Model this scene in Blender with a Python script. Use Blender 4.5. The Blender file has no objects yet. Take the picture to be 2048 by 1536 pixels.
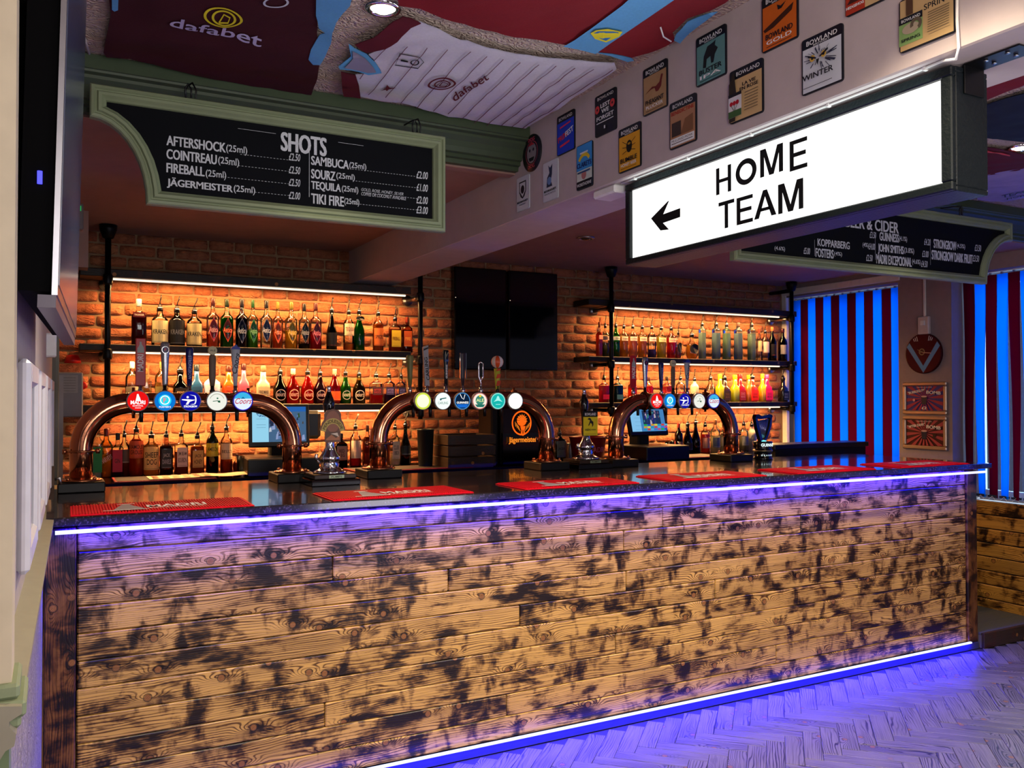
import bpy, bmesh, math, random
from mathutils import Vector, Matrix, noise
from mathutils.geometry import tessellate_polygon, delaunay_2d_cdt
random.seed(7)
C = bpy.context.scene.collection
R = math.radians
PI = math.pi
# ------------------------------------------------------------------ camera
F, H0 = 1732.1, 1.5
YAW, PIT, ROL = R(27.946), R(0.911), R(-0.083)
_f = Vector((math.sin(YAW), math.cos(YAW), 0)); _r = Vector((math.cos(YAW), -math.sin(YAW), 0)); _u = Vector((0, 0, 1))
_f2 = _f * math.cos(PIT) + _u * math.sin(PIT); _u2 = _u * math.cos(PIT) - _f * math.sin(PIT)
AX = _r * math.cos(ROL) + _u2 * math.sin(ROL); AY = _u2 * math.cos(ROL) - _r * math.sin(ROL); AZ = _f2
CAM = Vector((0, 0, H0))
cd = bpy.data.cameras.new('camera'); cam = bpy.data.objects.new('camera', cd); C.objects.link(cam)
m = Matrix((AX, AY, -AZ)).transposed().to_4x4(); m.translation = CAM; cam.matrix_world = m
cd.sensor_width = 36; cd.lens = 36 * F / 2048; cd.clip_start = 0.05
bpy.context.scene.camera = cam
sc = bpy.context.scene
sc.view_settings.view_transform = 'Standard'; sc.view_settings.look = 'None'
sc.view_settings.gamma = 1; sc.view_settings.use_curve_mapping = False
sc.view_settings.exposure = 0.0
sc.cycles.use_denoising = True
sc.cycles.max_bounces = 7; sc.cycles.transparent_max_bounces = 24; sc.cycles.diffuse_bounces = 3; sc.cycles.glossy_bounces = 4
sc.cycles.sample_clamp_indirect = 6; sc.cycles.caustics_reflective = False; sc.cycles.caustics_refractive = False
# ------------------------------------------------------------------ world and big lights
w = bpy.data.worlds.new('world'); sc.world = w; w.use_nodes = True
w.node_tree.nodes['Background'].inputs[0].default_value = (0.62, 0.60, 0.85, 1)
w.node_tree.nodes['Background'].inputs[1].default_value = 0.13

def area(name, loc, to, size, sizey, col, power, spread=None):
    l = bpy.data.lights.new(name, 'AREA'); l.shape = 'RECTANGLE'; l.size = size; l.size_y = sizey
    l.color = col; l.energy = power
    if spread: l.spread = spread
    o = bpy.data.objects.new(name, l); C.objects.link(o); o.location = loc
    o.rotation_euler = (Vector(to) - Vector(loc)).to_track_quat('-Z', 'Y').to_euler()
    return o

def spot(name, loc, to, col, power, ang=80, blend=.7, rad=.04):
    l = bpy.data.lights.new(name, 'SPOT'); l.color = col; l.energy = power; l.spot_size = R(ang); l.spot_blend = blend; l.shadow_soft_size = rad
    o = bpy.data.objects.new(name, l); C.objects.link(o); o.location = loc
    o.rotation_euler = (Vector(to) - Vector(loc)).to_track_quat('-Z', 'Y').to_euler()
    return o
WARM = (1, .83, .58)
area('room_fill_light', (1.5, .2, 2.5), (2.4, 3.3, .6), .6, .3, WARM, 4)
area('room_fill_light', (.2, -1.2, 2.4), (.8, 2.5, 1.4), .8, .8, (1, .88, .78), 5)
area('room_fill_light', (.5, -.4, 1.7), (1.9, 2.6, 2.2), .9, .7, (1, .92, .90), 25)  # added fill, no fitting here: brightens beam face, badges and tap handles
area('room_fill_light', (2.6, -.6, 1.0), (1.6, 1.6, 2.62), 1.2, 1.2, (.95, .88, .96), 26)  # added fill shining upwards, lifts the ceiling and the shirts
# recessed downlights of the room ceiling (those in view have their fittings further down)
for x, y, e in ((.826, 2.344, 105), (3.80, 2.345, 95), (1.35, 1.15, 75), (2.35, 1.35, 80), (3.8, 1.15, 80), (2.35, 2.4, 95)):
    spot('downlight_lamp', (x, y, 2.58), (x, y, 0), WARM, e, 118, .6, .04)
# daylight outside the windows
area('window_daylight', (6.45, 3.9, 1.6), (5.0, 3.9, 1.5), 5.6, 2.0, (.62, .86, 1), 250)
# LED strips (same places as the strips themselves)
BLUE = (.007, .003, 1); ORNG = (1, .50, .17)
area('led_light', (2.42, 3.286, 1.068), (2.42, 3.300, .95), 4.8, .006, BLUE, 62)
area('led_light', (2.42, 3.208, 1.060), (2.42, 3.31, 1.03), 4.8, .01, BLUE, 12)
area('led_light', (2.42, 3.196, 1.064), (2.42, 3.235, 1.092), 4.8, .006, BLUE, 170)
area('led_light', (2.42, 3.266, .046), (2.42, 3.272, 0), 4.8, .008, BLUE, 30)
area('led_light', (2.42, 3.264, .050), (2.42, 3.10, 0), 4.8, .008, BLUE, 26)
area('led_light', (2.42, 3.274, .056), (2.42, 3.31, .12), 4.8, .006, BLUE, 3)

# ------------------------------------------------------------------ pixel -> point on a known plane
def ray(px, py): return AX * (px - 1024) + AY * (768 - py) + AZ * F
def at_z(px, py, z): d = ray(px, py); return CAM + d * ((z - H0) / d.z)
def at_y(px, py, y): d = ray(px, py); return CAM + d * (y / d.y)
def at_x(px, py, x): d = ray(px, py); return CAM + d * (x / d.x)
def depth(p): return (Vector(p) - CAM).dot(AZ)

# ------------------------------------------------------------------ materials
def lin(h):
    if not isinstance(h, str): return tuple(h) + (1,) if len(h) == 3 else tuple(h)
    v = [int(h[i:i + 2], 16) / 255 for i in (0, 2, 4)]
    return tuple((c / 12.92 if c <= .04045 else ((c + .055) / 1.055) ** 2.4) for c in v) + (1,)
MATS = {}
def newmat(name):
    m = bpy.data.materials.new(name); m.use_nodes = True
    return m, m.node_tree.nodes, m.node_tree.links, m.node_tree.nodes['Principled BSDF']
def mat(h, rough=.5, metal=0, em=0, bump=0, bs=60, var=.12, spec=.28, coat=0, name=None):
    """plain surface with fine procedural mottling"""
    k = (h, rough, metal, em, bump, bs, var, spec, coat)
    if k in MATS: return MATS[k]
    m, N, L, P = newmat(name or 'surface')
    col = lin(h)
    P.inputs['Base Color'].default_value = col; P.inputs['Roughness'].default_value = rough
    P.inputs['Metallic'].default_value = metal; P.inputs['Specular IOR Level'].default_value = spec
    if coat: P.inputs['Coat Weight'].default_value = coat
    if em:
        P.inputs['Emission Color'].default_value = col; P.inputs['Emission Strength'].default_value = em
    elif var:
        tc = N.new('ShaderNodeTexCoord'); no = N.new('ShaderNodeTexNoise'); no.inputs['Scale'].default_value = bs * .4; no.inputs['Detail'].default_value = 4
        L.new(tc.outputs['Object'], no.inputs['Vector'])
        mx = N.new('ShaderNodeMix'); mx.data_type = 'RGBA'
        mx.inputs[6].default_value = tuple(c * (1 - var) for c in col[:3]) + (1,); mx.inputs[7].default_value = tuple(min(1, c * (1 + var)) for c in col[:3]) + (1,)
        L.new(no.outputs['Fac'], mx.inputs[0]); L.new(mx.outputs[2], P.inputs['Base Color'])
    if bump:
        tc = N.new('ShaderNodeTexCoord'); no = N.new('ShaderNodeTexNoise'); no.inputs['Scale'].default_value = bs; no.inputs['Detail'].default_value = 3
        L.new(tc.outputs['Object'], no.inputs['Vector'])
        b = N.new('ShaderNodeBump'); b.inputs['Strength'].default_value = bump; b.inputs['Distance'].default_value = .004
        L.new(no.outputs['Fac'], b.inputs['Height']); L.new(b.outputs[0], P.inputs['Normal'])
    MATS[k] = m
    return m
def thin_glass(h, gl=1.0, dens=1.0):
    k = ('glass', h, gl, dens)
    if k in MATS: return MATS[k]
    m, N, L, P = newmat('thin_glass'); N.remove(P); out = N['Material Output']
    t = N.new('ShaderNodeBsdfTransparent'); c = lin(h); t.inputs[0].default_value = tuple(x ** dens for x in c[:3]) + (1,)
    g = N.new('ShaderNodeBsdfGlossy'); g.inputs['Roughness'].default_value = .04; g.inputs['Color'].default_value = (1, 1, 1, 1)
    fr = N.new('ShaderNodeLayerWeight'); fr.inputs['Blend'].default_value = .28
    mu = N.new('ShaderNodeMath'); mu.operation = 'MULTIPLY'; mu.inputs[1].default_value = gl; mu.use_clamp = True
    L.new(fr.outputs['Fresnel'], mu.inputs[0])
    mx = N.new('ShaderNodeMixShader'); L.new(mu.outputs[0], mx.inputs[0]); L.new(t.outputs[0], mx.inputs[1]); L.new(g.outputs[0], mx.inputs[2])
    L.new(mx.outputs[0], out.inputs[0]); MATS[k] = m
    return m
def liquid(h):
    """tinted liquid: half see-through, half scattering so that back light makes it glow"""
    k = ('liq', h)
    if k in MATS: return MATS[k]
    m, N, L, P = newmat('liquid'); N.remove(P); out = N['Material Output']; c = lin(h)
    t = N.new('ShaderNodeBsdfTransparent'); t.inputs[0].default_value = tuple(min(1, x * 1.1 + .02) for x in c[:3]) + (1,)
    tr = N.new('ShaderNodeBsdfTranslucent'); tr.inputs[0].default_value = c
    d = N.new('ShaderNodeBsdfDiffuse'); d.inputs[0].default_value = c
    a = N.new('ShaderNodeMixShader'); a.inputs[0].default_value = .4; L.new(tr.outputs[0], a.inputs[1]); L.new(d.outputs[0], a.inputs[2])
    b = N.new('ShaderNodeMixShader'); b.inputs[0].default_value = .55; L.new(t.outputs[0], b.inputs[1]); L.new(a.outputs[0], b.inputs[2])
    L.new(b.outputs[0], out.inputs[0]); MATS[k] = m
    return m
def emis(h, s):
    k = ('em', h, s)
    if k in MATS: return MATS[k]
    m, N, L, P = newmat('glow'); N.remove(P)
    e = N.new('ShaderNodeEmission'); e.inputs[0].default_value = lin(h); e.inputs[1].default_value = s
    L.new(e.outputs[0], N['Material Output'].inputs[0]); MATS[k] = m
    return m
class NT:
    """tiny helper for node maths"""
    def __init__(s, m): s.N = m.node_tree.nodes; s.L = m.node_tree.links
    def put(s, sock, v):
        if hasattr(v, 'is_output'): s.L.new(v, sock)
        else: sock.default_value = v
    def math(s, op, a, b=0.0, c=0.0, clamp=False):
        n = s.N.new('ShaderNodeMath'); n.operation = op; n.use_clamp = clamp
        for i, v in enumerate((a, b, c)): s.put(n.inputs[i], v)
        return n.outputs[0]
    def vmul(s, v, t):
        n = s.N.new('ShaderNodeVectorMath'); n.operation = 'MULTIPLY'; s.put(n.inputs[0], v); n.inputs[1].default_value = t; return n.outputs[0]
    def vadd(s, a, b):
        n = s.N.new('ShaderNodeVectorMath'); n.operation = 'ADD'; s.put(n.inputs[0], a); s.put(n.inputs[1], b); return n.outputs[0]
    def noise(s, v, sc=1, det=3, dist=0, rough=.5):
        n = s.N.new('ShaderNodeTexNoise'); s.put(n.inputs['Vector'], v); n.inputs['Scale'].default_value = sc; n.inputs['Detail'].default_value = det
        n.inputs['Distortion'].default_value = dist; n.inputs['Roughness'].default_value = rough; return n.outputs['Fac']
    def voro(s, v, sc=1, rnd=1):
        n = s.N.new('ShaderNodeTexVoronoi'); s.put(n.inputs['Vector'], v); n.inputs['Scale'].default_value = sc; n.inputs['Randomness'].default_value = rnd; return n.outputs['Distance']
    def ramp(s, f, pts, interp='LINEAR'):
        n = s.N.new('ShaderNodeValToRGB'); s.put(n.inputs[0], f); e = n.color_ramp.elements; n.color_ramp.interpolation = interp
        while len(e) < len(pts): e.new(.5)
        for el, (p, c) in zip(e, pts): el.position = p; el.color = c if isinstance(c, tuple) else (c, c, c, 1)
        return n.outputs[0]
    def mix(s, f, a, b, mode='MIX'):
        n = s.N.new('ShaderNodeMix'); n.data_type = 'RGBA'; n.blend_type = mode; s.put(n.inputs[0], f); s.put(n.inputs[6], a); s.put(n.inputs[7], b); return n.outputs[2]
    def map(s, v, a, b, c=0.0, d=1.0):
        n = s.N.new('ShaderNodeMapRange'); n.interpolation_type = 'SMOOTHSTEP'; s.put(n.inputs[0], v)
        for i, x in enumerate((a, b, c, d)): n.inputs[i + 1].default_value = x
        return n.outputs[0]
    def bump(s, h, st=.4, dist=.003):
        n = s.N.new('ShaderNodeBump'); n.inputs['Strength'].default_value = st; n.inputs['Distance'].default_value = dist; s.put(n.inputs['Height'], h); return n.outputs[0]

def wood(name, light, mid, char, scorch=.5, knots=1.0, rough=.38, freq=26, vert=False, use_z=True):
    m, N, L, P = newmat(name); t = NT(m)
    tc = N.new('ShaderNodeTexCoord'); oi = N.new('ShaderNodeObjectInfo')
    mp = N.new('ShaderNodeMapping'); L.new(tc.outputs['Object'], mp.inputs[0])
    if vert: mp.inputs['Rotation'].default_value = (0, R(90), 0)
    off = t.vmul(t.vadd(oi.outputs['Random'], (0, 0, 0)), (41, 7, 23))
    v = t.vadd(mp.outputs[0], off)
    if use_z: across = t.vmul(v, (1, .2, 1))
    else:
        mp.inputs['Rotation'].default_value = (R(90), 0, 0); across = t.vmul(v, (1, .2, 1))
    sx = N.new('ShaderNodeSeparateXYZ'); L.new(across, sx.inputs[0])
    warp = t.noise(t.vmul(across, (1.5, 1, 9)), 1, 3)
    # knots: one centre per cell of a flat lattice, grain flows round them
    cx = N.new('ShaderNodeCombineXYZ'); L.new(t.math('MULTIPLY', sx.outputs[0], 3.6), cx.inputs[0]); L.new(t.math('MULTIPLY', sx.outputs[2], 9.5), cx.inputs[1])
    vn = N.new('ShaderNodeTexVoronoi'); vn.voronoi_dimensions = '2D'; vn.inputs['Scale'].default_value = 1; vn.inputs['Randomness'].default_value = 1; L.new(cx.outputs[0], vn.inputs['Vector'])
    df = N.new('ShaderNodeVectorMath'); df.operation = 'SUBTRACT'; L.new(cx.outputs[0], df.inputs[0]); L.new(vn.outputs['Position'], df.inputs[1])
    ln = N.new('ShaderNodeVectorMath'); ln.operation = 'LENGTH'; L.new(t.vmul(df.outputs[0], (1 / 3.6, 1 / 9.5, 0)), ln.inputs[0]); dr = ln.outputs['Value']
    pick = t.map(t.noise(vn.outputs['Position'], 3.1, 1), .46, .50)
    kn2 = t.math('MULTIPLY', t.math('POWER', t.map(vn.outputs['Distance'], .0, .42, 1, 0), 1.7), pick)
    h = t.math('ADD', t.math('MULTIPLY', sx.outputs[2], freq * 2.2), t.math('MULTIPLY', warp, 5.5))
    h = t.math('ADD', h, t.math('MULTIPLY', kn2, 2.6 * knots))
    s = t.math('SINE', t.math('MULTIPLY', h, 12.0))
    lines = t.map(s, .1, 1.0)
    fine = t.noise(t.vmul(across, (4, 1, 260)), 1, 2)
    amt = t.math('MAXIMUM', t.map(t.noise(t.vmul(across, (2.5, 1, 12)), 1, 2), .38, .62, .2, 1), kn2)
    col = t.mix(t.math('MULTIPLY', t.math('MULTIPLY', lines, .92), amt), lin(light), lin(mid))
    col = t.mix(t.math('MULTIPLY', t.map(fine, .45, .7), .35), col, lin(mid))
    tone = t.noise(t.vmul(across, (2.2, 1, 5)), 1, 2)
    col = t.mix(t.math('MULTIPLY', t.map(tone, .45, .7), .3), col, lin(mid))
    # scorching: soft blotches along the grain and short bars across the board
    b1 = t.noise(t.vmul(across, (6, 1, 15)), 1, 4, .25, .58)
    b2 = t.noise(t.vmul(across, (12, 1, 7)), 1, 4, .25, .55)
    b3 = t.noise(t.vmul(across, (3.2, 1, 5)), 1, 2)
    sv = t.math('MAXIMUM', b1, t.math('SUBTRACT', b2, .012))
    sv = t.math('ADD', sv, t.math('MULTIPLY', t.math('SUBTRACT', b3, .5), .22))
    sv = t.math('ADD', sv, t.math('MULTIPLY', t.math('SUBTRACT', lines, .4), .05))
    sv = t.math('ADD', sv, t.math('MULTIPLY', kn2, .05 * knots))
    sv = t.math('ADD', sv, t.math('MULTIPLY', t.math('SUBTRACT', fine, .5), .20))
    lo = .690 - .13 * scorch
    sm = t.map(sv, lo, lo + .085)
    fr = t.map(sv, lo - .085, lo + .03)
    col = t.mix(t.math('MULTIPLY', fr, .78), col, lin('4a220a') if scorch > 0 else lin(mid))
    col = t.mix(t.math('MULTIPLY', sm, .93), col, lin(char))
    rings = t.map(t.math('SINE', t.math('MULTIPLY', dr, 1500)), -.2, .8)
    kc = t.math('MULTIPLY', t.map(dr, .009, .013, 1, 0), t.math('MULTIPLY', pick, min(1, knots)))
    col = t.mix(kc, col, t.mix(rings, lin('b0783c'), lin('5c3012')))
    rim = t.math('MULTIPLY', t.math('MULTIPLY', t.map(dr, .011, .013), t.map(dr, .013, .017, 1, 0)), t.math('MULTIPLY', pick, .9 * min(1, knots)))
    col = t.mix(rim, col, lin(char))
    L.new(col, P.inputs['Base Color'])
    P.inputs['Roughness'].default_value = rough
    P.inputs['Specular IOR Level'].default_value = .45
    hh = t.math('SUBTRACT', t.math('MULTIPLY', fine, .4), t.math('MULTIPLY', lines, .6))
    L.new(t.bump(hh, .25, .002), P.inputs['Normal'])
    return m
M_PLANK = wood('scorched_pine', 'e2b05a', '4e2a0c', '0a0506', 1.0)
M_POST = wood('scorched_post', '8a5a2c', '3c2010', '0a0606', 1.15, vert=True)
M_WPLANK = wood('scorched_wall_pine', 'c08c3c', '4e2c10', '0c0706', .85)
M_FLOOR = wood('oak_vinyl', '7c7476', '120e12', '383233', -2.5, .9, rough=.42, freq=20, use_z=False)
M_SHELF = wood('dark_shelf_wood', '1c120b', '0c0705', '050303', .4, rough=.6)
M_CRATE = wood('crate_wood', '3a2c22', '1b130e', '080504', .2)

def brick_mat():
    m, N, L, P = newmat('tumbled_brick'); t = NT(m)
    oi = N.new('ShaderNodeObjectInfo'); tc = N.new('ShaderNodeTexCoord')
    ge = N.new('ShaderNodeNewGeometry')
    a = t.ramp(oi.outputs['Random'], [(0, lin('9a5234')), (.3, lin('b0643c')), (.6, lin('a86440')), (.8, lin('8c4c34')), (1, lin('c07c50'))])
    n = t.noise(ge.outputs['Position'], 26, 5, 0, .6)
    col = t.mix(t.math('MULTIPLY', t.map(n, .42, .75), .5), a, lin('5a2a1c'))
    n2 = t.noise(ge.outputs['Position'], 9, 3)
    col = t.mix(t.math('MULTIPLY', t.map(n2, .55, .8), .4), col, lin('c08a60'))
    L.new(col, P.inputs['Base Color']); P.inputs['Roughness'].default_value = .85
    n3 = t.noise(t.vmul(ge.outputs['Position'], (1, 1, 1.8)), 55, 5, .8, .6)
    n4 = t.noise(t.vmul(ge.outputs['Position'], (1, 1, 2.2)), 19, 3, 1.2, .6)
    L.new(t.bump(t.math('ADD', n4, t.math('MULTIPLY', n3, .5)), .9, .02), P.inputs['Normal'])
    return m
M_BRICK = brick_mat()
M_MORTAR = mat('8b6f52', .9, bump=.6, bs=80, name='mortar')
def artex():
    m, N, L, P = newmat('artex'); t = NT(m)
    tc = N.new('ShaderNodeTexCoord')
    P.inputs['Base Color'].default_value = lin('c4aea0'); P.inputs['Roughness'].default_value = .8
    v = t.vadd(tc.outputs['Object'], t.vmul(t.vadd(t.noise(tc.outputs['Object'], 14, 2), (0, 0, 0)), (.10, .10, .1)))
    wv = N.new('ShaderNodeTexWave'); wv.wave_type = 'RINGS'; wv.inputs['Scale'].default_value = 26; wv.inputs['Distortion'].default_value = 9; wv.inputs['Detail'].default_value = 2; wv.inputs['Detail Scale'].default_value = 1.6
    L.new(v, wv.inputs['Vector'])
    n = t.noise(tc.outputs['Object'], 60, 3)
    L.new(t.bump(t.math('ADD', wv.outputs['Fac'], t.math('MULTIPLY', n, .6)), .75, .008), P.inputs['Normal'])
    return m
M_ARTEX = artex()
def embossed():
    m, N, L, P = newmat('embossed_paper'); t = NT(m); tc = N.new('ShaderNodeTexCoord')
    P.inputs['Base Color'].default_value = lin('b9b2c4'); P.inputs['Roughness'].default_value = .35
    n = t.noise(t.vmul(tc.outputs['Object'], (1, 1.2, .6)), 22, 3, 2.2)
    b = t.math('PINGPONG', t.math('MULTIPLY', n, 8), 1)
    L.new(t.bump(b, 1, .01), P.inputs['Normal'])
    return m
M_EMB = embossed()
def granite():
    m, N, L, P = newmat('granite_worktop'); t = NT(m); tc = N.new('ShaderNodeTexCoord')
    n = t.noise(tc.outputs['Object'], 130, 3); n2 = t.voro(tc.outputs['Object'], 240)
    col = t.mix(t.map(n, .5, .75), lin('1e181e'), lin('54464c')); col = t.mix(t.map(n2, .0, .25, .35, 0), col, lin('7a6a66'))
    L.new(col, P.inputs['Base Color']); P.inputs['Roughness'].default_value = .13; P.inputs['Specular IOR Level'].default_value = .7
    P.inputs['Coat Weight'].default_value = .5; P.inputs['Coat Roughness'].default_value = .04
    return m
M_GRAN = granite()
M_COPPER = mat('c98462', .13, 1, bump=.05, bs=18, name='polished_copper')
M_COPD = mat('b07050', .22, 1, name='copper_fitting')
M_CHROME = mat('d4d4d8', .08, 1, name='chrome')
M_STEEL = mat('9a9aa0', .3, 1, name='steel')
M_BLK = mat('08080a', .35, name='black_satin')
M_BLKG = mat('050507', .1, spec=.6, name='black_gloss')
M_BLKS = mat('050507', .45, spec=.25, name='black_block')
M_BLKM = mat('0c0c0e', .75, name='black_matt')
M_PIPE = mat('0d0e12', .38, .6, name='black_iron_pipe')
M_WHITE = mat('e6e4e0', .5, name='white_paint')
M_GREEN = mat('3f4d38', .45, name='sage_green_paint')
M_GREENP = mat('808b6c', .5, bump=.15, bs=40, name='pale_sage_paint')
M_CEIL = mat('9c7a70', .8, bump=.15, bs=30, name='ceiling_paint')
M_BEAM = mat('b7a9a8', .75, bump=.2, bs=35, name='beam_paint')
M_SIGNB = mat('10171a', .42, bump=.4, bs=120, name='sign_black')
M_BOARD = mat('05070d', .8, var=.25, bs=25, spec=.15, name='chalkboard')
M_CHALK = mat('c9ccd2', .9, var=.3, bs=600, name='chalk')
M_RUB = mat('e00c28', .6, spec=.1, name='red_rubber')
M_CLARET = mat('5a0d1c', .85, bump=.2, bs=300, name='claret_cloth')

# ------------------------------------------------------------------ mesh building
class MB:
    def __init__(s): s.v = []; s.f = []; s.mi = []; s.ms = []; s.smooth = []
    def _m(s, m):
        if m not in s.ms: s.ms.append(m)
        return s.ms.index(m)
    def add(s, vs, fs, m=None, smooth=False):
        b = len(s.v); s.v += [tuple(x) for x in vs]
        i = s._m(m) if m is not None else 0
        for f in fs: s.f.append([b + k for k in f]); s.mi.append(i); s.smooth.append(smooth)
        return s
    def box(s, x0, x1, y0, y1, z0, z1, m=None, bev=0):
        if bev <= 0:
            vs = [(x, y, z) for x in (x0, x1) for y in (y0, y1) for z in (z0, z1)]
            return s.add(vs, [(0, 1, 3, 2), (4, 6, 7, 5), (0, 4, 5, 1), (2, 3, 7, 6), (0, 2, 6, 4), (1, 5, 7, 3)], m)
        b = min(bev, abs(x1 - x0) * .45, abs(y1 - y0) * .45, abs(z1 - z0) * .45)
        bm = bmesh.new(); bmesh.ops.create_cube(bm, size=1)
        for v in bm.verts:
            v.co = Vector(((x0 + x1) / 2 + v.co.x * (x1 - x0), (y0 + y1) / 2 + v.co.y * (y1 - y0), (z0 + z1) / 2 + v.co.z * (z1 - z0)))
        bmesh.ops.bevel(bm, geom=bm.edges[:], offset=b, segments=1, affect='EDGES')
        bm.verts.ensure_lookup_table()
        for i, v in enumerate(bm.verts): v.index = i
        s.add([v.co[:] for v in bm.verts], [[v.index for v in f.verts] for f in bm.faces], m); bm.free()
        return s
    def lathe(s, prof, c=(0, 0, 0), n=16, m=None, sq=0, ys=1.0, smooth=True, cap=True, rot=0):
        vs = []; fs = []
        for r, z in prof:
            for k in range(n):
                a = 2 * PI * (k + .5) / n + rot; ca, sa = math.cos(a), math.sin(a); q = 1
                if sq: q = (abs(ca) ** sq + abs(sa) ** sq) ** (-1 / sq)
                vs.append((c[0] + r * ca * q, c[1] + r * sa * q * ys, c[2] + z))
        for i in range(len(prof) - 1):
            for k in range(n):
                a, b = i * n + k, i * n + (k + 1) % n
                fs.append((a, b, b + n, a + n))
        if cap:
            fs.append(tuple(range(n))[::-1]); fs.append(tuple(range((len(prof) - 1) * n, len(prof) * n)))
        return s.add(vs, fs, m, smooth)
    def tube(s, pts, r, n=10, m=None, cap=True):
        pts = [Vector(p) for p in pts]; vs = []; fs = []
        rr = r if isinstance(r, (list, tuple)) else [r] * len(pts)
        up = None
        for i, p in enumerate(pts):
            d = (pts[min(i + 1, len(pts) - 1)] - pts[max(i - 1, 0)]).normalized()
            if up is None: up = d.orthogonal().normalized()
            up = (up - d * up.dot(d)).normalized(); sd = d.cross(up)
            for k in range(n):
                a = 2 * PI * k / n; vs.append(p + (up * math.cos(a) + sd * math.sin(a)) * rr[i])
        for i in range(len(pts) - 1):
            for k in range(n):
                a, b = i * n + k, i * n + (k + 1) % n; fs.append((a, b, b + n, a + n))
        if cap: fs.append(tuple(range(n))[::-1]); fs.append(tuple(range((len(pts) - 1) * n, len(pts) * n)))
        return s.add(vs, fs, m, True)
    def cyl(s, p, q, r, n=14, m=None): return s.tube([p, q], r, n, m)
    def prism(s, poly, fn, d0, d1, m=None):
        """polygon (u,v) through fn(u,v,d) between d0 and d1"""
        n = len(poly); vs = [fn(u, v, d0) for u, v in poly] + [fn(u, v, d1) for u, v in poly]
        tri = tessellate_polygon([[Vector((u, v, 0)) for u, v in poly]])
        fs = [tuple(t) for t in tri] + [tuple(x + n for x in t[::-1]) for t in tri]
        fs += [(i, (i + 1) % n, n + (i + 1) % n, n + i) for i in range(n)]
        return s.add(vs, fs, m)
    def mesh(s, name):
        me = bpy.data.meshes.new(name); me.from_pydata(s.v, [], s.f)
        for m in s.ms: me.materials.append(m)
        me.polygons.foreach_set('material_index', s.mi); me.polygons.foreach_set('use_smooth', s.smooth)
        me.update(); return me
    def obj(s, name, parent=None, loc=(0, 0, 0), rz=0, label=None, recalc=True):
        me = s.mesh(name)
        if recalc:
            bm = bmesh.new(); bm.from_mesh(me); bmesh.ops.recalc_face_normals(bm, faces=bm.faces[:]); bm.to_mesh(me); bm.free()
        o = bpy.data.objects.new(name, me); C.objects.link(o); o.location = loc; o.rotation_euler.z = rz
        if parent: o.parent = parent
        if label: o['label'] = label
        return o
def tag(o, label, cat, group=None):
    o['label'] = label; o['category'] = cat
    if group: o['group'] = group
    return o
def thing(name, label, cat, loc=(0, 0, 0), rz=0, group=None):
    o = bpy.data.objects.new(name, None); C.objects.link(o); o.location = loc; o.rotation_euler.z = rz; o.empty_display_size = .05
    return tag(o, label, cat, group)
def struct(o): o['kind'] = 'structure'; return o

_TX = {}
def textmesh(s, bold=0.0, shear=0.0):
    k = (s, bold, shear)
    if k in _TX: return _TX[k]
    cu = bpy.data.curves.new('t', 'FONT'); cu.body = s; cu.size = 1; cu.offset = bold; cu.resolution_u = 3; cu.shear = shear
    o = bpy.data.objects.new('t', cu); C.objects.link(o)
    me = bpy.data.meshes.new_from_object(o.evaluated_get(bpy.context.evaluated_depsgraph_get()))
    vs = [(v.co.x, v.co.y) for v in me.vertices]; fs = [tuple(p.vertices) for p in me.polygons]
    bpy.data.objects.remove(o); bpy.data.curves.remove(cu); bpy.data.meshes.remove(me)
    if vs:
        x0 = min(v[0] for v in vs); x1 = max(v[0] for v in vs); y0 = min(v[1] for v in vs); y1 = max(v[1] for v in vs)
        vs = [((x - x0) / max(x1 - x0, 1e-6), (y - y0) / max(y1 - y0, 1e-6)) for x, y in vs]
    _TX[k] = (vs, fs); return _TX[k]
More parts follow.
